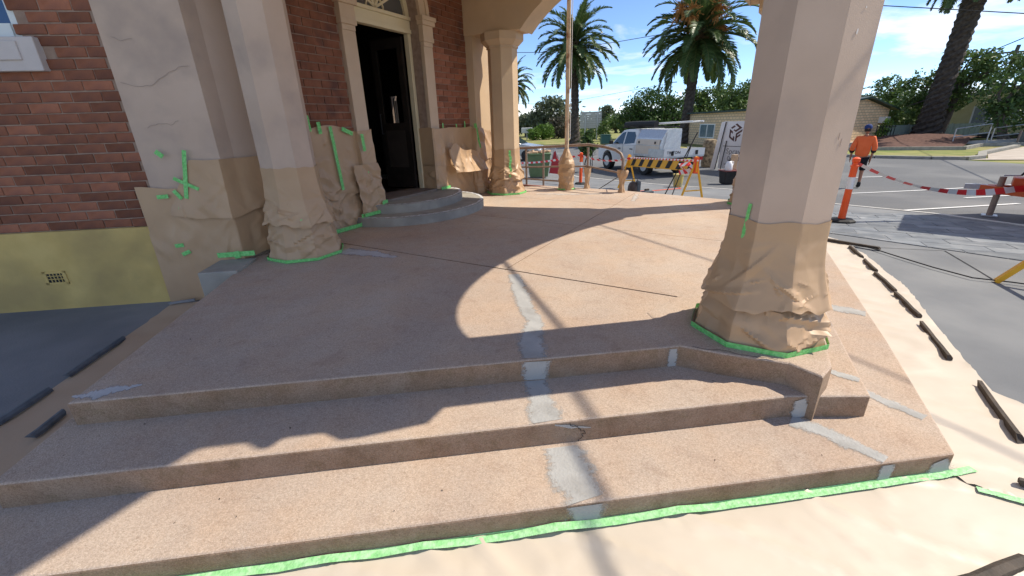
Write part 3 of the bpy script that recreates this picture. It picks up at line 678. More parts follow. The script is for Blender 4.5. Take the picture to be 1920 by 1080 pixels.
# ---- round doorstep
def build_doorstep():
    ds = thing('round_doorstep', 'two tier rounded grey doorstep with chipped white edge below the open door', 'doorstep', Dp(5.15, 4.4, Z3))
    for (ca, ra, rp, z0, z1) in ((5.12, 1.22, 1.06, Z3-.05, .502), (5.12, .92, .70, .40, .616)):
        n = 40; ring = [(ca - math.cos(math.pi*i/n)*ra, 4.495 - math.sin(math.pi*i/n)*rp) for i in range(n+1)]
        MB().hexa([Dp(*q, z0) for q in ring], [Dp(*q, z1) for q in ring]).build('tread', M_STEPC, ds, bevel=.008, bev_test=lambda c, e: c.z > z1-.002 and toD(c)[1] < 4.48)
        b = MB(); rnd = random.Random(int(ra*100)); w = [.055 + rnd.uniform(-.018, .012) for _ in range(n*3+1)]
        N = n*3
        o_ = []; i2 = []
        for i in range(N+1):
            t = math.pi*i/N; k = 1 - .012
            o_.append(Dp(ca - math.cos(t)*(ra-.010), 4.495 - math.sin(t)*(rp-.010), z1+.003)); i2.append(Dp(ca - math.cos(t)*(ra-w[i]), 4.495 - math.sin(t)*(rp-w[i]), z1+.003))
        b.add(o_ + i2, [[i, i+1, N+1+i+1, N+1+i] for i in range(N)])
        b.build('nosing_paint', M_CHIPW, ds)
build_doorstep()

# ---- columns, arches and the roof of the porch
porch = thing('porch', 'pink arched porch, partly yellower from warm bounced light, carried on octagonal columns over the platform', 'porch', Dp(4.9, 1.9, Z3))
CW = .465
COLS = {'left': (2.78, 3.95), 'near': (2.76, -.195), 'far': (7.1, 3.9), 'back': (7.22, -.19)}
def octring(a, p, w, z):
    r = w/2/math.cos(math.pi/8)
    return [Dp(a + r*math.cos(math.pi/8 + k*math.pi/4), p + r*math.sin(math.pi/8 + k*math.pi/4), z) for k in range(8)]
def build_porch():
    for nm, (a, p) in COLS.items():
        m = M_REND if nm in ('left', 'near') else M_WARMREND
        c = MB().hexa(octring(a, p, CW, Z3), octring(a, p, CW, 2.80)).build('column', m, porch)
        cap = MB()
        ce = .28 if nm == 'near' else .20; prof = [(CW+.035, 2.765), (CW+.035, 2.80), (CW+.06, 2.805), (CW+ce, 2.875), (CW+ce, 2.99)]
        for (w0, z0), (w1, z1) in zip(prof[:-1], prof[1:]): cap.hexa(octring(a, p, w0, z0), octring(a, p, w1, z1))
        cap.build('capital', m if nm != 'near' else M_WARMREND, c)
        if nm == 'near':
            for k, (ph, z, w_, h_) in enumerate(((-1.98, 1.93, .010, .022), (-1.90, 2.02, .008, .008), (-2.02, 1.50, .003, .03), (-2.0, 1.47, .003, .035))):
                fa = lambda dp, z_: Dp(a + CW/2*math.cos(-math.pi/2-math.pi/4*0) + 0, p, z_)
                nrm = (DD*math.cos(-3*math.pi/4) + DN*math.sin(-3*math.pi/4)); sd = Vector((-nrm.y, nrm.x, 0)); c0 = Dp(a, p, z) + nrm*(CW/2+.001) + sd*(.02*(k-1.2))
                MB().ext([c0 - sd*w_/2 - Vector((0, 0, h_/2)), c0 + sd*w_*.2 - Vector((0, 0, h_*.6)), c0 + sd*w_/2 + Vector((0, 0, h_*.1)), c0 + sd*w_*.3 + Vector((0, 0, h_/2)), c0 - sd*w_*.3 + Vector((0, 0, h_*.3))], nrm*.0015).build('chip', mat('chip_pale', (.66, .62, .58), rough=.8) if k < 2 else mat('scuff', (.40, .31, .26), rough=.9), c)
        base = MB(); 
        for (w0, z0), (w1, z1) in zip([(CW+.08, Z3-.02), (CW+.08, .50), (CW+.05, .56)], [(CW+.08, .50), (CW+.05, .56), (CW, .60)]): base.hexa(octring(a, p, w0, z0), octring(a, p, w1, z1))
        base.build('column_base', m, c)
    top = 4.12; ZC = 2.99
    hi = arcpts(.25, 3.46, 2.97, .72)
    def wall_a(a0, a1, k):   # walls that run away from the door wall
        ol = [(-.425, ZC), (.25, ZC)] + hi + [(3.46, ZC), (4.5, ZC), (4.5, top), (-.425, top)]
        MB().ext([Dp(a0 + k*(3.9-p), p, z) for p, z in ol], DD*(a1-a0)).build('arch_wall', M_WARMREND, porch)
    wall_a(2.53, 2.99, 0); wall_a(6.87, 7.33, .029)
    lo = arcpts(3.19, 6.86, 2.97, .86)
    ol = [(2.993, ZC), (3.19, ZC)] + lo + [(6.86, ZC), (6.985, ZC), (6.985, top), (2.993, top)]
    MB().ext([Dp(a, -.423, z) for a, z in ol], DN*.45).build('arch_wall', M_WARMREND, porch)
    MB().dbox(2.992, 6.868, 0.03, 4.48, 3.85, 3.925).build('ceiling', M_WARMREND, porch)
    # bead, cornice and parapet
    E0 = .23
    def box_ring(c, e, z0, z1): c.dbox(2.76-E0-e, 7.22+E0+e, -.195-E0-e, 4.49, z0, z1)
    for nm, lv in (('bead', ((3.54, 3.60, .04),)), ('cornice', ((4.12, 4.20, .05), (4.20, 4.28, .11), (4.28, 4.38, .19), (4.38, 4.50, .31))), ('parapet', ((4.50, 6.0, .26),))):
        c = MB()
        for z0, z1, e in lv:
            if nm != 'bead': box_ring(c, e, z0, z1)
            else:
                for a0, a1 in ((2.53-e, 3.45), (6.6, 7.45+e)): c.dbox(a0, a1, -.425-e, -.426, z0, z1)
                for p0, p1 in ((-.4255, .5), (3.2, 4.48)): c.dbox(2.53-e, 2.529, p0, p1, z0, z1)
        c.build(nm, M_WARMREND, porch)
build_porch()

# ================================================================== MASKING PAPER
class Folds:
    """lapped creases of loose paper over an (s, z) sheet: each rises slowly on one side, drops sharply on the other and dies out along its length"""
    def __init__(f, seed, s0, s1, z0, z1, n, ln, wd, a0, a1, period=None):
        g = np.random.default_rng(seed); f.per = period
        f.c = np.stack([g.uniform(s0, s1, n), g.uniform(z0, z1, n)], 1); an = g.choice([-1, 1], n)*np.radians(g.uniform(a0, a1, n))
        f.d = np.stack([np.cos(an), np.sin(an)], 1); f.L = ln*g.uniform(.5, 1.5, n); f.w = wd*g.uniform(.5, 1.6, n)
        f.a = g.uniform(.4, 1.0, n); f.sg = g.choice([-1, 1], n)
        nb = 9; f.ext = (s0, s1, z0, z1); f.N = (int(max(3, (s1-s0)/.10)), int(max(3, (z1-z0)/.09))); f.g = g.uniform(-1, 1, (f.N[0]+1, f.N[1]+1))
        if period: f.g[-1] = f.g[0]
    def base(f, s, z):
        x = min(.9999, max(0, (s-f.ext[0])/(f.ext[1]-f.ext[0])))*f.N[0]; y = min(.9999, max(0, (z-f.ext[2])/(f.ext[3]-f.ext[2])))*f.N[1]
        i, j = int(x), int(y); u, v = x-i, y-j; G = f.g
        if u+v < 1: return G[i, j] + u*(G[i+1, j]-G[i, j]) + v*(G[i, j+1]-G[i, j])
        return G[i+1, j+1] + (1-u)*(G[i, j+1]-G[i+1, j+1]) + (1-v)*(G[i+1, j]-G[i+1, j+1])
    def __call__(f, s, z):
        ds = s - f.c[:, 0]
        if f.per: ds = (ds + f.per/2) % f.per - f.per/2
        dz = z - f.c[:, 1]; par = ds*f.d[:, 0] + dz*f.d[:, 1]; per = (-ds*f.d[:, 1] + dz*f.d[:, 0])*f.sg
        t = per/f.w; prof = np.where(t < 0, np.maximum(0, 1+t), np.maximum(0, 1-t/.22))
        return float((f.a*prof*np.maximum(0, 1-np.abs(par)/f.L)).sum())
def folds(p, seed, f=5.0):
    p = Vector(p)*f + Vector((seed*3.1, seed*1.7, seed*.9)); return .5 - 2*abs(noise.noise(p)) + .5*noise.noise(p*2.1)
def oct_r(t, w): return w/2/math.cos(((t + math.pi/8) % (math.pi/4)) - math.pi/8)

def facet_grid(b, ns, nz, fn, rnd, wrap=False):
    """sheet of sharp edged facets: fn(i, j) gives the points, every cell is split along a random diagonal"""
    k0 = len(b.v); W_ = ns if wrap else ns+1
    for j in range(nz+1):
        for i in range(W_): b.v.append(fn(i, j))
    for j in range(nz):
        for i in range(ns):
            q = [k0+j*W_+i, k0+j*W_+(i+1) % W_, k0+(j+1)*W_+(i+1) % W_, k0+(j+1)*W_+i]
            for t in (((0, 1, 2), (0, 2, 3)) if rnd.random() < .5 else ((0, 1, 3), (1, 2, 3))): b.f.append([q[x] for x in t]); b.m.append(0)
def paper_wrap(name, parent, cen, prof, amp, seed, nz=40, m=M_KRAFT, rag=.02, hem=0, nf=30):
    """a sheet wound round an octagonal column; prof = [(z, width)], amp = [(z, crumple)]; hem lets the lower edge hang unevenly"""
    b = MB(); zs = [p[0] for p in prof]; lo, hi = zs[0], zs[-1]; per = 2*math.pi*.3; nt = 180
    FF = Folds(seed, 0, per, lo-.03, hi, nf, .21, .045, 8, 50, per); FS = Folds(seed+90, 0, per, lo-.03, hi, nf+10, .08, .018, 10, 80, per)
    V = []
    for j in range(nz+1):
        for i in range(nt):
            t = 2*math.pi*i/nt; s_ = t*.3; f = j/nz; z = lo + (hi-lo)*f
            if rag: z += rag*noise.noise(Vector((math.cos(t)*2, math.sin(t)*2, seed)))*f
            if hem: z += hem*(noise.noise(Vector((math.cos(t)*1.6, math.sin(t)*1.6, seed+5))) + .4*noise.noise(Vector((math.cos(t)*5, math.sin(t)*5, seed+6))))*(1-f)**2
            w = float(np.interp(z, zs, [p[1] for p in prof])); am = float(np.interp(z, [a[0] for a in amp], [a[1] for a in amp]))
            r2 = oct_r(t, w) + am*(1.0*FF(s_, z) + .5*FS(s_, z) + .45*FF.base(s_, z) - .45)
            b.v.append(Dp(cen[0] + r2*math.cos(t), cen[1] + r2*math.sin(t), z))
    for j in range(nz):
        for i in range(nt):
            b.f.append([j*nt+i, j*nt+(i+1) % nt, (j+1)*nt+(i+1) % nt, (j+1)*nt+i]); b.m.append(0)
    return crease(b.build(name, m, parent, fix=False))
def crease(o):
    o.data.polygons.foreach_set('use_smooth', [True]*len(o.data.polygons)); o.data.set_sharp_from_angle(angle=R(24)); return o
def tape_ring(parent, cen, w, z0, z1, lift=.006, t0=0, t1=2*math.pi, m=M_TAPE, amp=0, seed=0, flare=0):
    b = MB(); n = 96; V0, V1, V2 = [], [], []
    for i in range(n+1):
        t = t0 + (t1-t0)*i/n; r = oct_r(t, w) + lift; c = Dp(cen[0]+r*math.cos(t), cen[1]+r*math.sin(t), z0)
        V0.append(Dp(cen[0]+(r+flare)*math.cos(t), cen[1]+(r+flare)*math.sin(t), z0)); V1.append(Dp(cen[0]+r*math.cos(t), cen[1]+r*math.sin(t), z1+.004*noise.noise(c*9)))
    b.add(V0+V1, [[i, i+1, n+2+i, n+1+i] for i in range(n)])
    return b.build('tape_band', m, parent)

def col_paper(nm, label, zt, zmid, wtop, wbase, wmid, seed, amp, grp='masking paper round the columns'):
    a, p = COLS[nm]
    th = thing('masking_paper', label, 'masking paper', Dp(a, p, Z3), grp)
    paper_wrap('lower_sheet', th, (a, p), [(Z3+.006, wbase), (Z3+.05, wbase*.99), (Z3+.15, wbase*.95), (zmid-.03, wmid+.01), (zmid+.09, wmid-.07)], [(Z3, amp*.05), (Z3+.05, amp*.5), (Z3+.1, amp), (zmid, amp*.9), (zmid+.09, amp*.4)], seed, 26)
    paper_wrap('upper_sheet', th, (a, p), [(zmid-.05, wmid+.105), (zmid+.04, wmid+.05), (zmid+.18, wtop+.055), (zt-.10, wtop+.014), (zt, wtop+.012)], [(zmid-.05, amp*.6), (zmid+.1, amp*.85), (zmid+.2, amp*.4), (zt-.10, amp*.06), (zt, .001)], seed+1, 46, hem=.05)
    tape_ring(th, (a, p), wbase, Z3+.005, Z3+.036, .012, seed=seed)
    return th
def tape_bit(parent, fn, s0, z0, s1, z1, w, d=.012, m=M_TAPE, name='tape_strip'):
    p, q = fn(s0, z0, d), fn(s1, z1, d); e = fn(s0, z0, d+.02)
    nrm = (e-p).normalized(); x = (q-p).normalized().cross(nrm)*w/2; b = MB(); n = 4
    V = [p.lerp(q, i/n) + sgn*x + nrm*.003*(i % 2) for sgn in (-1, 1) for i in range(n+1)]
    b.add(V, [[i, i+1, n+2+i, n+1+i] for i in range(n)])
    return b.build(name, m, parent)

def wall_sheet(name, parent, fn, s0, s1, z0, z1, dep, amp, seed, ds=.025, dz=.03, m=M_KRAFT, cut=None):
    """paper hung on a wall; z0, z1 and dep may be functions"""
    Z0 = z0 if callable(z0) else (lambda s: z0); Z1_ = z1 if callable(z1) else (lambda s: z1)
    H_ = Z1_((s0+s1)/2)-Z0((s0+s1)/2); ns = max(2, int(abs(s1-s0)/.014)); nz = max(2, int(H_/.018)); b = MB(); A_ = abs(s1-s0)*H_; zl, zh = Z0((s0+s1)/2), Z1_((s0+s1)/2)
    FF = Folds(seed, s0, s1, zl, zh, int(8 + 26*A_), .20, .06, 25, 88); FS = Folds(seed+90, s0, s1, zl, zh, int(8 + 26*A_), .08, .025, 5, 80)
    for j in range(nz+1):
        for i in range(ns+1):
            s = s0 + (s1-s0)*i/ns; za, zb = Z0(s), Z1_(s); t = j/nz
            za += .022*noise.noise(Vector((s*5, seed, 0))); zb += .015*noise.noise(Vector((s*6, seed, 7)))
            z = za + (zb-za)*t; am = amp(s, t) if callable(amp) else amp
            b.v.append(fn(s, z, max(.022, dep(s, t) + am*(1.0*FF(s, z) + .5*FS(s, z) + .9*FF.base(s, z) - .3))))
    for j in range(nz):
        for i in range(ns): b.f.append([j*(ns+1)+i, j*(ns+1)+i+1, (j+1)*(ns+1)+i+1, (j+1)*(ns+1)+i]); b.m.append(0)
    return crease(b.build(name, m, parent, fix=False))

def build_masking():
    t = col_paper('near', 'crumpled brown masking paper round the near right column above its green taped foot', 1.085, .665, CW, .685, .56, 11, .042)
    t2 = col_paper('left', 'brown masking paper round the left column beside the corner pier', 1.272, .79, CW, .68, .56, 23, .030)
    col_paper('far', 'brown masking paper round the far column beyond the doorstep, torn green tape on it', 1.18, .70, CW, .66, .55, 37, .046)
    a, p = COLS['far']
    cf = lambda s, z, d: Dp(a + (oct_r(s, CW+.06) + d)*math.cos(s), p + (oct_r(s, CW+.06) + d)*math.sin(s), z)
    far = bpy.data.objects['masking_paper.002']
    for k in range(5): tape_bit(far, cf, math.pi*1.24+.04*(k % 2), 1.16-.1*k, math.pi*1.24+.05*(k % 2-.3), 1.05-.1*k, .04, .03)
    col_paper('back', 'brown masking paper round the back column half hidden behind the near column', 1.2, .72, CW, .68, .56, 51, .03)
    back = bpy.data.objects['masking_paper.003']; a2, p2 = COLS['back']
    cb = lambda s, z, d: Dp(a2 + (oct_r(s, CW+.05) + d)*math.cos(s), p2 + (oct_r(s, CW+.05) + d)*math.sin(s), z)
    tape_bit(back, cb, math.pi*.72, 1.1, math.pi*.76, .45, .05, .05)
    tape_bit(t, lambda s, z, d: Dp(COLS['near'][0] + (oct_r(s, CW)+d)*math.cos(s), COLS['near'][1] + (oct_r(s, CW)+d)*math.sin(s), z), math.pi*.80, 1.17, math.pi*.78, .98, .02, .006)
    tape_bit(t2, lambda s, z, d: Dp(COLS['left'][0] + (oct_r(s, .56)+d)*math.cos(s), COLS['left'][1] + (oct_r(s, .56)+d)*math.sin(s), z), math.pi*1.30, .79, math.pi*1.335, .765, .035, .03)

    # ---- corner pier
    P = thing('masking_paper', 'brown masking paper on the corner pier with many scraps of green tape', 'masking paper', Fp(-2.5, 4.4, 0))
    path = [Fp(-3.0, 4.432), Fp(-2.165, 4.422), Dp(2.50, 4.368), Dp(3.1, 4.368)]
    nr = [-FN, -FN, -DN, -DN]; ln = [0]
    for i in range(3): ln.append(ln[-1] + (path[i+1]-path[i]).length)
    def fp(s, z, d):
        for i in range(3):
            if s <= ln[i+1] or i == 2:
                t = (s-ln[i])/(ln[i+1]-ln[i])
                e0 = (nr[i] + (nr[i-1] if i else nr[i])).normalized(); e1 = (nr[i+1] + nr[i]).normalized()
                if i == 0: n_ = nr[0] if t < .9 else nr[0].lerp(e1, (t-.9)/.1)
                else: n_ = e0.lerp(e1, t)
                return path[i].lerp(path[i+1], t) + n_.normalized()*d + Vector((0, 0, z))
    wall_sheet('lower_sheet', P, fp, .03, ln[3], lambda s: .0 + .42*min(1, max(0, (s-.70)/.05)), lambda s: .92 + .04*math.sin(s*9) - .25*max(0, (.30-s)/.3), lambda s, t: .028 + .02*(1-t), lambda s, t: .007 + .006*math.sin(t*3.1), 61)
    wall_sheet('upper_sheet', P, fp, .30, ln[3], lambda s: .86 + .03*math.sin(s*5+1), lambda s: 1.37 - .42*max(0, (.58-s)/.28), lambda s, t: .034 + .03*(1-t)**2, lambda s, t: .012*(1-.75*t), 67)
    wall_sheet('side_sheet', P, fp, .04, .46, lambda s: .70, lambda s: 1.15 - .1*max(0, s-.1), lambda s, t: .015, .012, 71)
    ff = lambda s, z, d: Fp(s, 4.43-d, z)
    for q in ((-2.67, 1.46, -2.62, 1.41, .06), (-2.43, 1.46, -2.53, 1.03, .05), (-2.59, 1.22, -2.40, 1.11, .045), (-2.62, 1.11, -2.57, 1.03, .05), (-2.78, 1.055, -2.68, 1.06, .05),
              (-2.60, .955, -2.625, .87, .055), (-2.53, .96, -2.58, .92, .05), (-2.76, .585, -2.68, .59, .05), (-2.72, .495, -2.64, .525, .05), (-2.32, .91, -2.28, .91, .035)):
        tape_bit(P, ff, *q[:4], q[4]*.72, .048)
    tape_bit(P, ff, -2.40, .468, -2.05, .472, .05, .06); tape_bit(P, ff, -2.22, .50, -2.21, .43, .06, .066)
    # ---- grey kerb block against the pier
    tag(MB().fbox(-2.40, -2.06, 3.98, 4.40, -.1, .415).build('concrete_block', M_STEPC, None, bevel=.01), 'small grey concrete block at the foot of the taped corner pier', 'block')

    # ---- wall left of the door
    fw = lambda s, z, d: Dp(s, 4.487-d, z)
    Wl = thing('masking_paper', 'brown masking paper hung on the brick wall left of the doorway', 'masking paper', Dp(3.8, 4.45, Z3))
    pz = lambda s: .05 if s > 4.15 else 0
    wall_sheet('upper_sheet', Wl, fw, 3.15, 4.41, lambda s: .80 + .03*math.sin(8*s), lambda s: 1.61 + .035*math.sin(7*s+.5) - .05*max(0, s-4.0), lambda s, t: .012 + pz(s) + .05*(1-t)**2 + .012*math.sin(s*16)*(1-t), lambda s, t: .012 + .014*(1-t), 81)
    wall_sheet('lower_sheet', Wl, fw, 3.15, 4.05, Z3+.012, lambda s: .86 + .03*math.sin(11*s), lambda s, t: .05 + .05*(1-t), .028, 83)
    wall_sheet('step_sheet', Wl, fw, 3.98, 4.41, .51, lambda s: 1.16, lambda s, t: .11 + .05*(1-t), .024, 87)
    for q in ((3.46, 1.75, 3.47, 1.58, .05), (3.60, 1.68, 3.61, 1.55, .05), (3.76, 1.63, 3.80, .88, .045), (3.93, 1.60, 4.09, 1.535, .05), (4.19, 1.53, 4.20, 1.32, .05), (4.20, 1.07, 4.20, .75, .045)):
        tape_bit(Wl, fw, *q, .05 + pz(q[0]))
    tape_bit(Wl, fw, 3.5, .42, 3.93, .42, .05, .155); tape_bit(Wl, fw, 3.93, .42, 3.96, .55, .05, .155); tape_bit(Wl, fw, 3.96, .535, 4.30, .535, .045, .19); tape_bit(Wl, fw, 4.30, .53, 4.33, .65, .045, .18); tape_bit(Wl, fw, 4.33, .645, 4.42, .645, .045, .17)
    # ---- wall right of the door
    Wr = thing('masking_paper', 'brown masking paper hung on the brick wall right of the doorway, one flap in sun', 'masking paper', Dp(6.3, 4.45, Z3))
    fr = [Dp(5.66, 4.72), Dp(5.66, 4.42), Dp(5.92, 4.40), Dp(6.9, 4.43)]
    def fd(s, z, d):
        if s < .3: return Dp(5.67-d*.7, 4.72-s, z)
        if s < .32: return Dp(5.67, 4.42, z) + (-DD-DN).normalized()*d
        a_ = 5.68 + (s-.32)
        return Dp(a_, 4.475 - (.065 if a_ < 5.93 else 0) - d, z)
    wall_sheet('upper_sheet', Wr, fd, 0, 1.53, lambda s: .98 + .02*math.sin(6*s), lambda s: 1.565 + .008*math.sin(9*s), lambda s, t: .012 + .03*(1-t)*(s > .3), lambda s, t: .008 + .012*(1-t), 91)
    wall_sheet('lower_sheet', Wr, fd, 0, 1.55, lambda s: .62 if s < .62 else Z3+.01, lambda s: 1.02, lambda s, t: .015 + .03*(1-t), .018, 93)
    fl = lambda s, z, d: Dp(s, 4.40 - .1*math.sin((s-6.0)*3) - d, z)
    wall_sheet('flap', Wr, fl, 6.02, 7.0, lambda s: .86 - .03*(s-6.0), lambda s: 1.20 + .12*math.exp(-((s-6.15)/.1)**2) - .25*max(0, s-6.55), lambda s, t: .03 + .13*(1-t)**1.5, .022, 97)
    for q in ((6.02, 1.64, 6.02, 1.5, .03), (6.40, 1.62, 6.41, 1.5, .03), (6.66, 1.66, 6.66, 1.5, .03)): tape_bit(Wr, fw, *q, .03)
    tape_bit(Wr, fw, 5.7, .64, 5.95, .64, .045, .14)
    # ---- pier behind the far column
    Pf = thing('masking_paper', 'brown masking paper on the cream pier behind the far column', 'masking paper', Dp(7.1, 4.3, Z3))
    fq = lambda s, z, d: (Dp(6.882-d, 4.5-s, z) if s < .15 else Dp(6.88+(s-.15), 4.352-d, z))
    wall_sheet('upper_sheet', Pf, fq, .02, .75, 1.0, lambda s: 1.52 + .03*math.sin(9*s), lambda s, t: .02 + .04*(1-t), .014, 101)
    wall_sheet('lower_sheet', Pf, fq, .02, .75, Z3+.01, 1.06, lambda s, t: .03 + .05*(1-t), .02, 103)
    tape_bit(Pf, fq, .14, 1.62, .16, 1.2, .06, .035)
build_masking()

# ---- paper spread on the ground
def wr(x, y, a=.010):
    d = noise.noise(Vector((x*1.3+y*2.2, y*.9-x*.5, 1))); q = abs(noise.noise(Vector((x*1.6+y*2.9, y*1.0-x*.9, 4)))); q2 = abs(noise.noise(Vector((x*3.1-y*1.4, y*3.2+x*1.1, 9))))
    return a*(.7 + .9*d) + .016*max(0, 1-q/.08) + .009*max(0, 1-q2/.05)
def build_floor_paper():
    zf = lambda x, y: gz(x, y) + .014 + max(0, wr(x, y))
    fr = [xy(Fp(-2.3, 1.263)), xy(Fp(2.20, 1.263)), (2.16, 1.36), (2.62, 1.0), (3.4, .2), (3.5, -2.2), (-2.4, -2.2)]
    fp_ = tag(sheet('ground_paper', fr, M_FPAPER, .03, zf), 'wide sheet of cream paper on the ground in front of the lowest step', 'paper sheet')
    T = (0, 0, 1)
    def ztape(name, pts, w, par, m=M_TAPEP, dz=.030, seed=0):
        P2 = [Vector(pts[i]).lerp(Vector(pts[i+1]), k/10) for i in range(len(pts)-1) for k in range(10)] + [Vector(pts[-1])]
        p3 = [Vector((p[0], p[1], zf(p[0], p[1]) + .011)) for p in P2]
        return strip_patch(p3, [w]*len(p3), 0, T, name, m, .003, seed, .0, 2, par)
    ztape('tape_strip', [xy(Fp(-1.5, 1.246)), xy(Fp(.3, 1.243)), xy(Fp(2.10, 1.247)), xy(Fp(2.30, 1.258))], .036, fp_, seed=1)
    tp = MB().ext([Fp(-1.5, 1.2655, .02), Fp(2.17, 1.2655, .02), Fp(2.17, 1.2655, .036), Fp(-1.5, 1.2655, .036)], FN*.0015).build('tape_strip', M_TAPEP, fp_)
    ztape('tape_strip', [(2.03, 1.405), (2.088, 1.371), (2.157, 1.33), (2.5, 1.06)], .034, fp_, seed=2, dz=.034)
    rt = [xy(Fp(2.185, 1.264)), (2.022, 1.44), (2.157, 1.335), (2.6, .99), (3.0, 1.4), (2.85, 2.11), (3.16, 2.68), (3.77, 3.73), (4.25, 4.82), (4.5, 5.5), (4.5, 5.95), xy(Dp(7.4, -.96)), xy(Dp(6.07, -.985)), xy(Dp(3.47, -1.055))]
    # split so that each outline is convex enough for a clean fan
    rp = tag(sheet('ground_paper', rt, M_FPAPER, .04, lambda x, y: zf(x, y) + .004), 'long strip of cream paper on the ground along the right side of the porch', 'paper sheet')
    MB().add([(4.30, 5.62, -.05), (4.42, 5.66, -.05), (4.40, 5.78, .07), (4.31, 5.70, .05)], [[0, 1, 2, 3]]).build('curled_corner', M_FPAPER, rp)
    lt = [xy(Fp(-2.06, .9)), xy(Fp(-2.05, 1.6)), xy(Fp(-2.03, 2.0)), xy(Fp(-2.13, 4.3)), (-3.0, 4.02), (-3.41, 3.92), (-3.24, 3.17), (-3.08, 2.1), (-3.0, .9)]
    lp = tag(sheet('ground_paper', lt, mat('brown_floor_paper', (.50, .36, .24), (.55, .41, .28), 2, .8, .12, 60), .09, lambda x, y: .010 + max(0, wr(x, y, .006))), 'strip of brown paper on the ground along the left edge of the porch', 'paper sheet')
build_floor_paper()

def build_litter():
    rn = random.Random(8); b = MB()
    spots = [(Fp(rn.uniform(-1.8, 1.2), rn.uniform(2.05, 4.2), Z3+.002)) for _ in range(26)] + [Fp(rn.uniform(-1.9, 1.9), rn.uniform(1.66, 1.98), Z2+.002) for _ in range(9)] + [Fp(rn.uniform(-1.9, 2.0), rn.uniform(1.3, 1.6), Z1+.002) for _ in range(9)] + [Vector((rn.uniform(-.5, 2.6), rn.uniform(.2, 1.2), .032)) for _ in range(10)] + [Dp(rn.uniform(3.5, 7), rn.uniform(.2, 3), Z3+.002) for _ in range(16)]
    for c in spots:
        a = rn.uniform(0, 6.28); l_ = rn.uniform(.003, .008); d = Vector((math.cos(a), math.sin(a), 0)); x = Vector((-d.y, d.x, 0))*rn.uniform(.3, .6)
        b.add([c - d*l_, c - x*l_ + Vector((0, 0, .002)), c + d*l_ + Vector((0, 0, .003)), c + x*l_], [[0, 1, 2, 3]])
    tag(b.build('leaf_litter', mat('dry_leaf', (.06, .045, .03), (.12, .09, .06), 30, .9), fix=False), kind='stuff')
build_litter()
def build_weights():
    L_ = [((4.26, 5.66), (4.62, 5.08), 'long dark timber offcut at the far tip of the cream paper strip', 0),
          ((4.34, 5.20), (4.11, 4.71), 'second dark timber offcut from the far tip of the paper strip', 0),
          ((4.05, 4.60), (3.86, 4.21), 'short dark timber offcut on the paper between the second and fourth from its far tip', 0),
          ((3.80, 4.14), (3.58, 3.64), 'crooked dark timber offcut on the paper strip, fourth from its far tip', 0),
          ((3.53, 3.58), (3.31, 3.10), 'dark timber offcut with a split end in the middle of the paper strip', 0),
          ((3.21, 2.97), (2.93, 2.46), 'dark timber offcut on the paper strip, level with the foot of the near column', 0),
          ((2.83, 2.16), (2.54, 1.69), 'thick dark timber offcut on the paper strip nearest the step corner', 0),
          ((2.24, 1.43), (2.75, 1.12), 'broken dark timber offcut beside the short green tape on the paper seam', 0),
          ((1.36, .955), (1.87, 1.075), 'dark timber offcut on the front paper sheet at the bottom of the view', 0),
          ((-3.22, 3.15), (-3.13, 2.58), 'bluish dark timber offcut on the left paper beside the platform edge', 1),
          ((-3.09, 2.42), (-3.03, 1.75), 'long dark timber offcut on the left paper nearest the viewer', 1),
          ((-2.75, 2.16), (-2.71, 1.94), 'short split dark offcut on the left paper beside the step corner', 1),
          ((-3.40, 3.90), (-3.20, 3.98), 'pale grey slat on the ground at the foot of the corner pier', 2)]
    rnd = random.Random(5)
    for k, (p, q, lb, mt) in enumerate(L_):
        p, q = Vector(p), Vector(q); d = (q-p).normalized(); x = Vector((-d.y, d.x)); b = MB()
        w, h = (.030, .028) if mt < 2 else (.03, .015)
        if k in (0, 8): w = .045
        base = lambda v, z: Vector((v.x, v.y, gz(v.x, v.y) + .034 + z))
        n = 4
        prev = None; rings = []
        for i in range(n+1):
            c = p.lerp(q, i/n) + x*rnd.uniform(-.004, .004); e = .006 if i in (0, n) else 0
            sk = rnd.uniform(-.02, .02) if i in (0, n) else 0
            r = [(-w/2, -.006), (w/2, -.006), (w/2, h*.45), (w*.1, h), (-w/2, h*.9)]
            rings.append([base(c + x*s_ + d*(sk*(j-2)*.5), z_) for j, (s_, z_) in enumerate(r)])
        V = [v for r in rings for v in r]; m_ = 5
        F = [[i*m_+j, i*m_+(j+1) % m_, (i+1)*m_+(j+1) % m_, (i+1)*m_+j] for i in range(n) for j in range(m_)] + [list(range(m_))[::-1], [n*m_+j for j in range(m_)]]
        b.add(V, F)
        tag(b.build('timber_offcut', (M_DARKW, M_SLATE, mat('grey_slat', (.26, .27, .28), (.32, .33, .34), 5, .7))[mt]), lb, 'timber offcut', 'timber offcuts weighing down the paper')
build_weights()

# ================================================================== RAIL, POLE, STREET THINGS
def soft_wrap(name, parent, c, prof, amp, seed, nt=40, nz=20):
    b = MB()
    for j in range(nz+1):
        z = prof[0][0] + (prof[-1][0]-prof[0][0])*j/nz; r0 = float(np.interp(z, [q[0] for q in prof], [q[1] for q in prof]))
        for i in range(nt):
            t = 2*math.pi*i/nt; q = Vector((math.cos(t)*.2, math.sin(t)*.2, z))
            r = r0*(1 + amp*folds(q, seed, 6) + .16*math.cos(2*t+seed))
            b.v.append(Vector((c[0]+r*math.cos(t), c[1]+r*math.sin(t), z)))
    for j in range(nz):
        for i in range(nt): b.f.append([j*nt+i, j*nt+(i+1) % nt, (j+1)*nt+(i+1) % nt, (j+1)*nt+i]); b.m.append(0)
    return b.build(name, M_KRAFT, parent, fix=False)

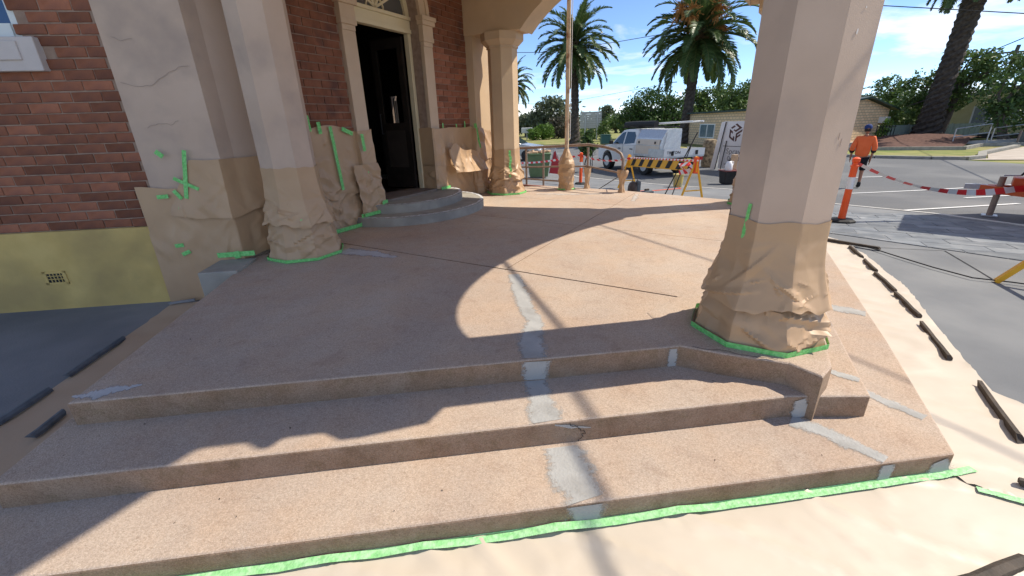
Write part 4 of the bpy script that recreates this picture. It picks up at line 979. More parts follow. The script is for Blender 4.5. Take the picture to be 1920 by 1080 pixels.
def build_rail():
    px, py = 1.10, 8.30
    pole = tag(MB().tube([(px, py, Z3), (px, py, 5), (px, py, 9.5)], [.038, .036, .033], 12).build('flag_pole', mat('rusty_cream_paint', (.60, .47, .33), (.66, .53, .38), 3, .5, c3=(.26, .11, .05), scale3=7), smooth=True), 'tall cream pole with rust spots standing at the far edge of the platform', 'pole')
    MB().tube([(px+.055, py-.03, 1.3), (px+.06, py-.03, 5), (px+.045, py-.02, 9.4)], .006, 6).build('halyard', M_TWHITE, pole)
    pw = thing('masking_paper', 'brown masking paper bundled round the foot of the tall pole', 'masking paper', (px, py, Z3), 'masking paper round the rail and pole')
    soft_wrap('sheet', pw, (px, py), [(Z3, .155), (.62, .16), (.83, .175), (.98, .125), (1.04, .085), (1.13, .05)], .20, 3)
    b = MB(); b.tube([(px+.165*math.cos(t), py+.165*math.sin(t), Z3+.02) for t in [math.pi*k/14 for k in range(15, 29)]], .012, 6); b.build('tape_band', M_TAPE, pw)
    rl = thing('hand_rail', 'brown steel hand rail with a curved end at the far edge of the platform', 'hand rail', (1.5, 8.34, Z3))
    A, B, C_, D_ = Vector((-.6, 9.75, 0)), Vector((.38, 9.2, 0)), Vector((1.51, 8.34, 0)), Vector((2.02, 7.72, 0))
    z = Vector((0, 0, 1))
    top = [A+z*1.09, B+z*1.12, C_+z*1.19, C_.lerp(D_, .45)+z*1.16, C_.lerp(D_, .78)+z*1.11, C_.lerp(D_, .93)+z*1.05, D_+z*.95, D_+z*.72, D_+z*Z3]
    MB().tube(top, .026, 8).build('top_rail', M_GREENSTEEL, rl, smooth=True)
    MB().tube([A+z*.72, B+z*.74, C_+z*.80, D_+z*.72], .017, 8).build('mid_rail', M_GREENSTEEL, rl, smooth=True)
    MB().tube([A+z*.50, B+z*.50, (px, py+.1, .52)], .016, 8).build('low_rail', M_GREENSTEEL, rl, smooth=True)
    for q in (B, C_, Vector((.75, 9.35, 0))): MB().tube([q+z*(Z3-.3), q+z*1.14], .022, 8).build('rail_post', M_GREENSTEEL, rl, smooth=True)
    w1 = thing('masking_paper', 'narrow brown paper wrapped round the middle hand rail post', 'masking paper', (1.51, 8.34, Z3), 'masking paper round the rail and pole')
    soft_wrap('sheet', w1, (1.51, 8.34), [(Z3, .06), (.5, .035), (.62, .05), (.78, .065)], .3, 5, 24, 14)
    w2 = thing('masking_paper', 'torn brown paper wrapped round the curved end of the hand rail', 'masking paper', (2.02, 7.72, Z3), 'masking paper round the rail and pole')
    soft_wrap('sheet', w2, (2.02, 7.72), [(Z3, .06), (.52, .035), (.62, .06), (.74, .11), (.78, .09)], .35, 9, 24, 14)
    # ramp beyond the rail
    rp = [(-.9, 9.9), (.55, 8.95), (1.0, 8.5), (1.75, 9.6), (.6, 10.6), (-.4, 11.6)]
    ramp = thing('access_ramp', 'low concrete ramp with a red brown upstand beyond the hand rail', 'ramp', (.5, 9.8, -.3))
    MB().prism(rp, -.5, .20).build('ramp_slab', M_GREYC, ramp)
    b = MB(); b.bar((-.2, 9.62, .30), (.95, 8.72, .30), .10, .16); b.build('ramp_upstand', mat('red_oxide', (.22, .09, .06), (.28, .12, .08), 6, .7, .2, 40), ramp)
build_rail()

def at_g(x, y, z=0): return Vector((x, y, gz(x, y)+.012+z))
def make_bollard(label, x, y):
    t = thing('bollard', label, 'bollard', at_g(x, y), 'orange bollards')
    c = at_g(x, y)
    MB().lathe([(.20, 0), (.20, .04), (.17, .06), (.08, .07)], c, 8).build('base', M_BLACK, t)
    MB().lathe([(.055, .06), (.05, .55)], c, 14).build('lower_post', M_ORANGE, t, smooth=True)
    MB().lathe([(.05, .552), (.048, .74)], c, 14).build('reflective_sleeve', M_TWHITE, t, smooth=True)
    MB().lathe([(.05, .742), (.05, .90), (.062, .905), (.062, .92), (.045, .93), (.035, .96), (.055, .98), (.055, 1.03), (.02, 1.05)], c, 14).build('top_post', M_ORANGE, t, smooth=True)
    return t
make_bollard('orange plastic bollard holding tape in the sun, right of the near column', 5.56, 6.99)
make_bollard('orange plastic bollard standing behind the brown hand rail', 2.47, 14.9)

def ribbon(name, label, pts, w, stripe, slant=.5, twist=0, parent=None):
    """red and white tape: pts is a polyline, w the width; stripes are slanted panels"""
    P = [Vector(p) for p in pts]; S = [0]
    for i in range(len(P)-1): S.append(S[-1] + (P[i+1]-P[i]).length)
    def ev(s, v):
        s = min(max(s, 0), S[-1]-1e-4)
        i = max(j for j in range(len(S)-1) if S[j] <= s); t = (s-S[i])/(S[i+1]-S[i]); d = (P[i+1]-P[i]).normalized()
        up = Vector((0, 0, 1)); side = d.cross(up).normalized(); a = twist*math.sin(s*1.3) if not callable(twist) else twist(s/S[-1])
        return P[i].lerp(P[i+1], t) + (up*math.cos(a) + side*math.sin(a))*v
    b = MB(); k = 0; s = -w*slant
    while s < S[-1]:
        n = 3
        for j in range(n):
            a0, a1 = s + stripe*j/n, s + stripe*(j+1)/n
            if a1 > 0: b.add([ev(a0+w*slant, -w/2), ev(a1+w*slant, -w/2), ev(a1, w/2), ev(a0, w/2)], [[0, 1, 2, 3]], k % 2)
        s += stripe; k += 1
    return tag(b.build(name, [M_RED, M_TWHITE], parent, fix=False), label, 'barrier tape')
def sag(a, b, d, n=14): 
    a, b = Vector(a), Vector(b); return [a.lerp(b, i/n) - Vector((0, 0, d*4*(i/n)*(1-i/n))) for i in range(n+1)]
def build_tapes():
    a = at_g(5.56, 6.99, .97); e = Vector((8.55, 7.15, .33)); e2 = Vector((10.3, 6.9, .36))
    pts = sag(a, e, .22, 18) + [e.lerp(e2, k/4) for k in range(1, 5)]
    ribbon('barrier_tape', 'red and white tape from the sunlit bollard across to the orange trailer', pts, .105, .17, .7, lambda t: 1.35*(1-min(1, max(0, (t-.25)/.3))))
    ribbon('barrier_tape', 'red and white tape strung between the far bollard and the striped barrier', sag(at_g(2.47, 14.9, .95), at_g(3.72, 13.3, .9), .12), .07, .12, .6, .7)
    ribbon('barrier_tape', 'red and white tape strung behind the green bin to the far bollard', sag((-1.5, 19.5, .25), at_g(2.47, 14.9, .97), .25), .07, .13, .6, .5)
    ribbon('barrier_tape', 'twist of red and white tape knotted round the near end of the striped barrier', [at_g(4.12, 10.55, .62), at_g(4.22, 10.30, .66), at_g(4.34, 10.2, .74), at_g(4.2, 10.22, .84), at_g(4.05, 10.4, .80), at_g(4.18, 10.25, .68)], .11, .1, .6, .9)
build_tapes()

def build_barrier():
    A, B = Vector((4.36, 10.2)), Vector((3.70, 13.5))
    d = (B-A).normalized(); x = Vector((-d.y, d.x)); face = -x if x.x > 0 else x
    t = thing('road_barrier', 'yellow and black striped barrier board on yellow trestle legs beyond the platform', 'barrier', at_g(*((A+B)/2)))
    za, zb = gz(*A)+.012, gz(*B)+.012; L_ = (B-A).length
    def pt(s, off, z): 
        q = A + d*s + face*off; return Vector((q.x, q.y, za+(zb-za)*s/L_ + z))
    MB().hexa([pt(-.05, 0, .66), pt(L_+.1, 0, .66), pt(L_+.1, -.03, .66), pt(-.05, -.03, .66)], [pt(-.05, 0, .90), pt(L_+.1, 0, .90), pt(L_+.1, -.03, .90), pt(-.05, -.03, .90)]).build('board', M_YELLOW, t)
    n = 7
    for k in range(n):
        s0 = .12 + k*(L_/n)
        MB().add([pt(s0, .003, .685), pt(s0+.21, .003, .685), pt(s0+.06, .003, .875), pt(s0-.15, .003, .875)], [[0, 1, 2, 3]]).build('stripe', M_BLACK, t)
    b = MB(); b.hexa([pt(-.05, .004, .885), pt(L_+.1, .004, .885), pt(L_+.1, -.034, .885), pt(-.05, -.034, .885)], [pt(-.05, .004, .925), pt(L_+.1, .004, .925), pt(L_+.1, -.034, .925), pt(-.05, -.034, .925)]); b.build('tape_edging', M_TWHITE, t)
    for k in range(22):
        s0 = .0 + k*L_/22; MB().add([pt(s0, .008, .885), pt(s0+.07, .008, .885), pt(s0+.05, .008, .925), pt(s0-.02, .008, .925)], [[0, 1, 2, 3]]).build('red_stripe', M_RED, t)
    for s in (0, L_):
        q = pt(s, 0, .95)
        for sg in (-1, 1):
            f = pt(s, .30*sg, 0); 
            MB().bar(pt(s, -.015-.02*sg, 1.0), f, .035, .035).build('leg', M_YELLOW, t)
        MB().bar(pt(s, .22, .22), pt(s, -.22, .22), .025, .025).build('cross_brace', M_YELLOW, t)
        MB().hexa([pt(s-.04, .03, .62), pt(s+.04, .03, .62), pt(s+.04, -.06, .62), pt(s-.04, -.06, .62)], [pt(s-.04, .03, .98), pt(s+.04, .03, .98), pt(s+.04, -.06, .98), pt(s-.04, -.06, .98)]).build('board_bracket', M_ORANGE if s == 0 else M_YELLOW, t)
    # second trestle, at the right edge of the view
    t2 = thing('road_barrier', 'yellow trestle leg of a barrier at the right edge beside the path joint', 'barrier', at_g(5.2, 3.8))
    p0 = at_g(4.77, 3.87)
    top = Vector((5.35, 3.55, .95))
    MB().bar(p0, top, .045, .045).build('leg', M_YELLOW, t2); MB().bar(at_g(5.5, 2.9), top, .045, .045).build('leg', M_YELLOW, t2)
    MB().bar(p0.lerp(top, .25), at_g(5.5, 2.9).lerp(top, .25), .03, .03).build('cross_brace', M_YELLOW, t2)
    MB().bar((5.3, 3.55, .8), (6.9, 4.0, .8), .03, .25).build('board', M_YELLOW, t2)
    # steel rods leaning on the barrier
    for k, (p, q) in enumerate((((3.83, 10.62), (4.66, 11.0)), ((3.98, 10.50), (4.62, 11.12)))):
        r = MB().tube([at_g(*p), at_g(*q, 1.55-.2*k)], .014, 6).build('steel_rod', M_BLACK)
        tag(r, ('longer black steel rod leaning across the near end of the striped barrier', 'shorter black steel rod leaning at the near end of the striped barrier')[k], 'steel rod', 'steel rods leaning on the barrier')
build_barrier()

def build_small_things():
    # yellow bucket
    c = at_g(5.37, 13.7); t = thing('bucket', 'dirty yellow bucket standing behind the striped barrier', 'bucket', c)
    MB().lathe([(.13, 0), (.155, .36), (.165, .36), (.165, .40), (.15, .40)], c, 16).build('pail', mat('dirty_yellow', (.52, .40, .10), (.42, .36, .16), 6, .6, c3=(.3, .28, .2), scale3=7), t, smooth=True)
    MB().tube([c + Vector((.16*math.cos(k*math.pi/10), .02, .38 - .12*math.sin(k*math.pi/10))) for k in range(11)], .005, 5).build('handle', M_STEEL, t)
    # dark vacuum cleaner and floor grinder
    c = at_g(3.5, 12.15); t = thing('dust_extractor', 'small dark dust extractor by the end of the curved hand rail', 'machine', c)
    MB().lathe([(.14, .03), (.15, .05), (.14, .18), (.10, .26), (.04, .30)], c, 12).build('drum', mat('dark_brown_plastic', (.09, .065, .055), (.12, .09, .075), 5, .5), t, smooth=True)
    MB().box(c + Vector((.14, -.02, .16)), (.10, .2, .30)).build('motor_box', M_SLATE, t, bevel=.02)
    MB().tube([c + Vector((-.02, 0, .28)), c + Vector((-.02, 0, .38)), c + Vector((.1, 0, .38)), c + Vector((.12, 0, .3))], .012, 6).build('handle', M_DARKW, t)
    c = at_g(3.72, 11.55); t = thing('angle_grinder', 'low dark power tool lying on the pale path before the barrier', 'power tool', c)
    MB().box(c + Vector((0, 0, .05)), (.34, .12, .09), .2).build('tool_body', M_SLATE, t, bevel=.02)
    MB().lathe([(.07, .02), (.07, .05)], c + Vector((-.17, -.04, 0)), 12).build('disc', M_DARKW, t)
    MB().lathe([(.05, .02), (.05, .08)], c + Vector((.16, .03, 0)), 12).build('guard', M_STEEL, t)
    MB().box(c + Vector((0, .04, .12)), (.14, .05, .05), .4).build('grip', M_DARKW, t, bevel=.01)
    # black tube stands in for a cast shadow line; the others are cords
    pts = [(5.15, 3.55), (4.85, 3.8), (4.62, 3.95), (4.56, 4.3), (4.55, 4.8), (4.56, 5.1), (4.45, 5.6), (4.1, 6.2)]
    tag(MB().tube([at_g(p[0], p[1], .022) for p in pts], .0065, 6).build('lead_and_shadow_line', M_BLACK, smooth=True), 'black tube standing in for a shadow line across the grey path towards the barrier leg', 'cord')
    tag(MB().tube([at_g(2.02, 7.8, .75), at_g(1.9, 9.2, .35), at_g(1.5, 10.6, .03), at_g(1.0, 11.8, .02)], .008, 6).build('lead_and_shadow_line', M_DARKW, smooth=True), 'thin cord running down from the curved rail end to the pale path', 'cord')
    tag(MB().tube([at_g(3.4, 12.2, .02), at_g(4.2, 12.4, .02), at_g(5.2, 13.0, .02), at_g(5.3, 13.5, .02)], .010, 6).build('lead_and_shadow_line', M_ORANGE, smooth=True), 'orange cord on the path between the dark machine and the yellow bucket', 'cord')
    # wheelie bin
    c = at_g(1.23, 17.85); t = thing('wheelie_bin', 'green wheelie bin full of crumpled paper behind the hand rail', 'bin', c)
    g = mat('bin_green', (.10, .17, .085), (.13, .20, .10), 4, .5)
    lo = [c + Vector((x*.36, y*.3, .06)) for x, y in ((-1, -1), (1, -1), (1, 1), (-1, 1))]; hi = [c + Vector((x*.46, y*.38, .92)) for x, y in ((-1, -1), (1, -1), (1, 1), (-1, 1))]
    MB().hexa(lo, hi).build('bin_body', g, t, bevel=.03)
    MB().box(c + Vector((0, 0, .94)), (.98, .82, .05)).build('rim', g, t, bevel=.015)
    for sx in (-1, 1): MB().tube([c + Vector((sx*.3-.03, .3, .1)), c + Vector((sx*.3+.03, .3, .1))], .1, 12).build('wheel', M_BLACK, t)
    rnd = random.Random(2); b = MB()
    for k in range(14):
        q = c + Vector((rnd.uniform(-.4, .4), rnd.uniform(-.3, .3), .98 + rnd.uniform(0, .06))); Q = Matrix.Rotation(rnd.uniform(0, 6), 3, 'Z') @ Matrix.Rotation(rnd.uniform(-.5, .5), 3, 'X'); b.box(q, (.22, .16, .05), M3=Q)
    b.build('paper_heap', M_KRAFT, t)
    # red hand truck plate beside the bin
    c = at_g(1.95, 18.5); t = thing('hand_truck', 'red hand truck standing behind the right side of the green bin', 'hand truck', c)
    MB().ext([c + Vector((-.22, 0, .12)), c + Vector((.26, 0, .05)), c + Vector((.22, .05, .6)), c + Vector((.06, .1, 1.0)), c + Vector((-.06, .1, .95))], (0, .03, 0)).build('plate', mat('dull_red', (.45, .03, .04), (.5, .05, .06), 4, .5), t)
    MB().tube([c + Vector((-.22, .02, .1)), c + Vector((.0, .12, 1.15))], .018, 6).build('frame_tube', M_STEEL, t); MB().tube([c + Vector((.24, .02, .1)), c + Vector((.04, .12, 1.15))], .018, 6).build('frame_tube', M_STEEL, t)
    # black crate with a white drum
    c = at_g(7.36, 14.5); t = thing('black_tub', 'black plastic tub at the left edge of the near column, beyond the path', 'tub', c)
    MB().hexa([c + Vector((x*.2, y*.2, 0)) for x, y in ((-1, -1), (1, -1), (1, 1), (-1, 1))], [c + Vector((x*.24, y*.24, .42)) for x, y in ((-1, -1), (1, -1), (1, 1), (-1, 1))]).build('tub_body', M_BLACK, t, bevel=.03)
    MB().box(c + Vector((0, 0, .43)), (.52, .52, .03)).build('rim', mat('maroon_rim', (.16, .05, .05), rough=.6), t)
    c2 = c + Vector((-.09, -.1, .446)); t = thing('white_jerrycan', 'white plastic jerrycan standing on the black tub', 'jerrycan', c2)
    MB().lathe([(.10, 0), (.115, .03), (.115, .18), (.07, .28), (.04, .30)], c2, 12).build('can_body', M_TWHITE, t, smooth=True)
    MB().lathe([(.04, .30), (.04, .34)], c2, 10).build('can_cap', M_BLACK, t)
    MB().tube([c2 + Vector((.13, 0, .16)), c2 + Vector((.14, 0, .27)), c2 + Vector((.05, 0, .29))], .014, 6).build('can_handle', M_TWHITE, t)
    c3 = c + Vector((.16, .1, .446)); t = tag(MB().box(c3 + Vector((0, 0, .24)), (.16, .16, .48), .2).build('cardboard_box', M_KRAFT, bevel=.01), 'tan cardboard carton behind the white jerrycan on the tub', 'box')
    # mottled brown stump and timber blocks beside the banner
    c = at_g(9.25, 20.3); t = thing('tree_stump', 'mottled brown log standing upright at the left of the white banner', 'log', c)
    MB().lathe([(.29, 0), (.31, .2), (.28, .6), (.32, 1.0), (.27, 1.15), (.2, 1.20)], c, 14).build('log_body', mat('mottled_bark', (.10, .07, .045), (.34, .26, .16), 9, .9, .8, 14), t, smooth=True)
    MB().lathe([(.2, 1.202), (.19, 1.21)], c, 12).build('cut_face', mat('cut_wood', (.45, .33, .2), rough=.8), t)
    c = at_g(8.2, 19.2); t = thing('trestle_stand', 'pink grey trestle stand behind the near end of the striped barrier', 'stand', c)
    MB().box(c + Vector((0, 0, .72)), (.30, .3, .30)).build('stand_top', mat('dusty_pink', (.30, .21, .20), (.36, .26, .25), 4, .8), t, bevel=.02)
    for sx in (-1, 1): MB().bar(c + Vector((sx*.11, 0, 0)), c + Vector((sx*.10, 0, .58)), .08, .1).build('leg', mat('dusty_pink', (.30, .21, .20)), t)
    # potted shrub stand by the rail
    c = at_g(4.2, 19.6)
build_small_things()

def text_mesh(name, s, size, M, m, parent, bold=0, xs=1):
    cu = bpy.data.curves.new(name, 'FONT'); cu.body = s; cu.size = size; cu.offset = bold; cu.resolution_u = 3
    o = bpy.data.objects.new(name, cu); COL.objects.link(o); bpy.context.view_layer.update()
    me = bpy.data.meshes.new_from_object(o.evaluated_get(bpy.context.evaluated_depsgraph_get())); bpy.data.objects.remove(o)
    Mx = M @ Matrix.Diagonal((xs, 1, 1, 1)); org = M.translation
    me.transform(Matrix.Translation(-org) @ Mx); me.materials.clear(); me.materials.append(m); me.name = name
    return place(name, me, org, parent)

def build_banner():
    A = Vector((8.97, 19.2)); d = Vector((.34, -.94)).normalized(); x3 = Vector((d.x, d.y, 0)); nrm = Vector((-x3.y, x3.x, 0)); nrm = nrm if nrm.y < 0 or nrm.x < 0 else -nrm
    nrm = Vector((d.y, -d.x, 0))
    z0 = gz(*A)+.012
    t = thing('pull_up_banner', 'white site banner with a brown cube logo left of the near column', 'banner', Vector((A.x+.8*d.x, A.y+.8*d.y, z0)))
    def pt(s, z, o=0): return Vector((A.x + d.x*s, A.y + d.y*s, z0+z)) + nrm*o
    MB().ext([pt(.30, .08), pt(2.6, .08), pt(2.6, 1.96), pt(.30, 1.96)], nrm*-.02).build('panel', mat('banner_white', (.70, .66, .63), (.74, .70, .67), 2, .6), t)
    MB().ext([pt(-.12, .0, .02), pt(.16, .0, .02), pt(.42, 1.94, .02), pt(.20, 1.94, .02)], nrm*-.03).build('side_panel', mat('banner_white', (.7, .66, .63)), t)
    MB().tube([pt(.20, .02, .06), pt(.44, 1.94, .03)], .018, 6).build('support_pole', M_BLACK, t)
    MB().tube([pt(.52, .02, .08), pt(.60, 1.2, .03)], .018, 6).build('support_pole', M_BLACK, t)
    lm = mat('logo_brown', (.11, .045, .035), rough=.5); gm = mat('print_grey', (.16, .14, .135), rough=.5)
    # cube logo: three faces of an isometric cube, each a letter shaped band
    b = MB(); cx, cz, R_ = .98, 1.52, .36
    def iso(fx, u, v):   # fx: face, u and v in 0..1
        ax = {'t': ((-.866, .5), (.866, .5)), 'l': ((-.866, .5), (0, -1)), 'r': ((.866, .5), (0, -1))}[fx]
        return (ax[0][0]*u + ax[1][0]*v, ax[0][1]*u + ax[1][1]*v)
    def poly(fx, q): 
        b.add([pt(cx + R_*iso(fx, u, v)[0], cz + R_*iso(fx, u, v)[1], .004) for u, v in q], [list(range(len(q)))])
    w = .24
    for q in ([(.08, .08), (.08, 1), (.08+w, 1), (.08+w, .08)], [(.08, 1-w), (1, 1-w), (1, 1), (.08, 1)], [(.98-w, .1), (.98, .1), (.98, .62), (.98-w, .62)], [(.08, .08), (.5, .08), (.5, .08+w*.7), (.08, .08+w*.7)]): poly('t', q)
    for q in ([(1-w, .1), (1, .1), (1, 1), (1-w, 1)], [(.1, .78), (1, .78), (1, 1), (.1, 1)], [(.45, .1), (1, .1), (1, .1+w), (.45, .1+w)], [(.1, .5), (.1+w, .5), (.1+w, 1), (.1, 1)]): poly('l', q)
    for q in ([(.06, .1), (.06+w, .1), (.06+w, 1), (.06, 1)], [(.06, .1), (1, .1), (1, .1+w), (.06, .1+w)], [(.06, .48), (.78, .48), (.78, .48+w*.9), (.06, .48+w*.9)]): poly('r', q)
    b.build('cube_logo', lm, t, fix=False)
    def Mx(s, z, o=.004): 
        M = Matrix((x3, Vector((0, 0, 1)), nrm)).transposed().to_4x4(); M.translation = pt(s, z, o); return M
    MB().ext([pt(.42, .985, .003), pt(2.4, .985, .003), pt(2.4, 1.005, .003), pt(.42, 1.005, .003)], nrm*.002).build('rule_line', M_BLACK, t)
    text_mesh('lettering', 'C', .34, Mx(1.52, 1.50), gm, t, .006); text_mesh('lettering', 'C', .30, Mx(1.52, 1.22), gm, t)
    text_mesh('lettering', 'Spray', .30, Mx(.62, .70), gm, t, .0, 1.15); text_mesh('lettering', '0438', .27, Mx(.72, .42), gm, t, 0, 1.15); text_mesh('lettering', 'www.c', .14, Mx(.60, .24), gm, t)
build_banner()

# ================================================================== PALMS AND TREES
FRONDS = {}
def frond_mesh(elev, seed, L_=3.3):
    k = (elev, seed)
    if k in FRONDS: return FRONDS[k]
    rnd = random.Random(seed*31 + elev); b = MB(); n = 14; pts = []; ang = R(elev); p = Vector((0, 0, 0)); bend = (R(62) if elev > 60 else R(95) if elev > 0 else R(60))/n
    for i in range(n+1):
        pts.append(p.copy()); p = p + Vector((math.cos(ang), 0, math.sin(ang)))*L_/n
        ang = max(R(-86), ang - bend*(.35 + 1.3*i/n))
    b.tube(pts, [.035*(1-.85*i/n)+.006 for i in range(n+1)], 4, 1)
    N_ = 58
    for j in range(N_):
        t = .12 + .88*j/N_; f = t*n; i = min(int(f), n-1); c = pts[i].lerp(pts[i+1], f-i); d = (pts[i+1]-pts[i]).normalized(); up = Vector((0, 1, 0)).cross(d) * -1
        ln = .62*math.sin(math.pi*min(1, .18+t*.80))**.7*rnd.uniform(.8, 1.1)
        for s in (-1, 1):
            v = (d*.75 + Vector((0, s, 0))*.72 + up*rnd.uniform(.05, .5)).normalized()
            tip = c + v*ln + Vector((0, 0, -.16*ln)); w = d.cross(v).normalized()
            wv = (d - v*d.dot(v)).normalized()*.034
            mid = c.lerp(tip, .5) + up*.02
            b.add([c-wv*.6, mid-wv, tip, mid+wv, c+wv*.6], [[0, 1, 2, 3, 4]], 0)
    me_o = b.build('frond', [M_FROND, mat('rachis', (.16, .17, .06), rough=.6)], None, fix=False, origin=(0, 0, 0))
    me = me_o.data; bpy.data.objects.remove(me_o); FRONDS[k] = me
    return me
def palm(label, x, y, z0, top, r, lean=(0, 0), nf=64, scale=1.0, seed=0, fruit=False, group='tall date palms'):
    rnd = random.Random(seed); t = thing('date_palm', label, 'palm tree', Vector((x, y, z0)), group)
    n = int((top-z0)/.11); b = MB(); m = 18; V = []; 
    for i in range(n+1):
        f = i/n; c = Vector((x + lean[0]*f**1.15, y + lean[1]*f**1.15, z0 + (top-z0)*f))
        rr = r*(1 + .55*math.exp(-f*9) - .12*math.sin(f*3.1) + (.10 if f > .9 else 0))
        for k in range(m):
            a = 2*math.pi*k/m
            q = rr*(1 + .085*math.sin(a*9/2 + i*math.pi*.5)*(1 if i % 2 else -1) + .10*noise.noise(Vector((math.cos(a)*2, math.sin(a)*2, i*.35+seed*9))) + .05*noise.noise(Vector((math.cos(a)*6, math.sin(a)*6, i*.9))))
            V.append(c + Vector((math.cos(a)*q, math.sin(a)*q, rnd.uniform(-.03, .03))))
    F = [[i*m+k, i*m+(k+1) % m, (i+1)*m+(k+1) % m, (i+1)*m+k] for i in range(n) for k in range(m)]
    b.add(V, F); b.build('trunk', M_TRUNK, t, fix=False)
    hx = Vector((x+lean[0], y+lean[1], top))
    b = MB(); b.lathe([(r*.9, -1.0), (r*1.55, -.55), (r*1.7, -.1), (r*1.1, .35), (.1, .6)], hx, 14)
    for v in b.v: v += Vector((rnd.uniform(-.07, .07), rnd.uniform(-.07, .07), rnd.uniform(-.08, .08)))*scale
    b.build('crown_base', mat('frond_stubs', (.075, .05, .03), (.14, .095, .05), 7, .95, .8, 14), t)
    for k in range(nf):
        f = (k+.5)/nf; elev = 84 - 128*f**.85
        E_ = min((80, 60, 40, 20, 0, -25), key=lambda e: abs(e-elev)); me = frond_mesh(E_, rnd.randint(0, 1))
        o = place('frond', me, hx + Vector((0, 0, .25 - .7*f)), t)
        o.rotation_euler = (rnd.uniform(-.15, .15), R(-(elev-E_))*.6, k*2.39996 + rnd.uniform(-.2, .2)); o.scale = (scale*rnd.uniform(.88, 1.1),)*3
    if fruit:
        fm = mat('orange_fruit', (.48, .19, .05), (.58, .27, .09), 8, .7)
        for k in range(9):
            a = k*.7+.3 if k % 3 else -1.2-k*.4; b = MB(); base = hx + Vector((0, 0, .3)); e = base + Vector((math.cos(a)*1.7, math.sin(a)*1.7, rnd.uniform(.1, 1.7)))
            b.tube([base, base.lerp(e, .6)+Vector((0, 0, .2)), e], .03, 5)
            for j in range(80):
                q = e + Vector((rnd.gauss(0, .4), rnd.gauss(0, .4), rnd.gauss(-.3, .5))); b.bar(e.lerp(q, .1), q, .05, .05)
            b.build('fruit_stalk', fm, t, fix=False)
    return t
palm('tall date palm straight behind the flag pole', 7.08, 46.9, -.55, 8.6, .42, (-.25, 0), 58, 1.34, 1)
palm('tall date palm with orange fruit stalks behind the white ute', 16.3, 41.4, -.55, 8.3, .46, (.35, -.1), 66, 1.52, 2, True)
palm('thick leaning date palm trunk rising out of the mulch mound on the right', 33.3, 35.6, -.5, 11.5, .68, (-1.2, -2.2), 60, 1.2, 3)
palm('distant date palm half hidden behind the far column', 1.0, 60.0, -.55, 6.4, .36, (0, 0), 54, .95, 4)
palm('low young palm behind the cream brick building, right of the near column', 28.9, 39.5, -.55, 2.0, .35, (0, 0), 40, .85, 5, False, None)

def leaves(b, blobs, n, size, seed, clumps=70, spread=.22):
    rg = np.random.default_rng(seed); vol = np.array([q[1]*q[2]*q[3] for q in blobs]); 
    cnt = rg.choice(len(blobs), clumps*len(blobs), p=vol/vol.sum()); cc = []
    for i in cnt:
        c, rx, ry, rz = blobs[i]; d = rg.normal(size=3); d /= np.linalg.norm(d); k = rg.uniform(.35, 1.0)**.45
        cc.append((c[0]+d[0]*rx*k, c[1]+d[1]*ry*k, c[2]+d[2]*rz*k, (rx+rz)/2))
    cc = np.array(cc); idx = rg.integers(0, len(cc), n)
    P = cc[idx, :3] + rg.normal(size=(n, 3))*(cc[idx, 3:4]*spread)*np.array([1, 1, .75])
    a = rg.normal(size=(n, 3)); a /= np.linalg.norm(a, axis=1)[:, None]; h = rg.normal(size=(n, 3)); w = np.cross(a, h); w /= np.linalg.norm(w, axis=1)[:, None]
    s = size*rg.uniform(.6, 1.3, n)[:, None]
    a = a*s; w = w*s*.5
    V = np.stack([P-a, P-w*1.0, P+a, P+w*1.0], 1).reshape(-1, 3)
    k = len(b.v); b.v += [Vector(v) for v in V]; b.f += [[k+4*i, k+4*i+1, k+4*i+2, k+4*i+3] for i in range(n)]; b.m += [0]*n
def tree(name, label, x, y, blobs, n, size, m, r=.2, seed=0, group=None, cat='tree', z0=-.6, clumps=60, spread=.2):
    t = thing(name, label, cat, Vector((x, y, z0)), group)
    tr = MB(); rnd = random.Random(seed); c0 = Vector(blobs[0][0])
    fork = Vector((x, y, z0)).lerp(Vector((c0.x, c0.y, c0.z - blobs[0][3]*.5)), .8)
    tr.tube([Vector((x, y, z0)), Vector((x, y, z0)).lerp(fork, .5) + Vector((rnd.uniform(-.1, .1), 0, 0)), fork], [r*1.3, r, r*.8], 8)
    for c, rx, ry, rz in blobs:
        for k in range(3):
            e = Vector(c) + Vector((rnd.uniform(-.6, .6)*rx, rnd.uniform(-.6, .6)*ry, rnd.uniform(-.2, .7)*rz))
            tr.tube([fork, fork.lerp(e, .5) + Vector((rnd.uniform(-.2, .2), rnd.uniform(-.2, .2), .1)), e], [r*.6, r*.35, r*.08], 5)
    tr.build('trunk', M_BARK, t, fix=False)
    b = MB(); leaves(b, blobs, n, size, seed, clumps, spread); b.build('crown', m, t, fix=False)
    return t
tree('gum_tree', 'tall grey green gum tree behind the flag pole on the left skyline', 7.0, 74, [((7.3, 74.5, 3.4), 2.6, 2.4, 1.9), ((5.2, 75, 1.6), 2.0, 2, 1.6), ((9.3, 75, 1.5), 1.9, 2, 1.7), ((7, 74, .5), 3, 2.4, 1.2)], 5200, .26, M_LEAFG, .3, 11)
tree('gum_tree', 'low grey green tree against the sky beside the far column', 3.3, 78, [((3.3, 78, 1.7), 1.8, 2, 1.3), ((1.6, 78, .9), 1.6, 1.6, 1.2), ((4.8, 78, .6), 1.5, 1.6, 1.1)], 2600, .26, M_LEAFG, .25, 12)
tree('shrub', 'smaller bright green shrub beside the far column, across the street', 3.6, 60, [((3.6, 60, .25), .8, .8, .85)], 900, .15, M_LEAFB, .06, 13, 'shrubs across the street', 'shrub')
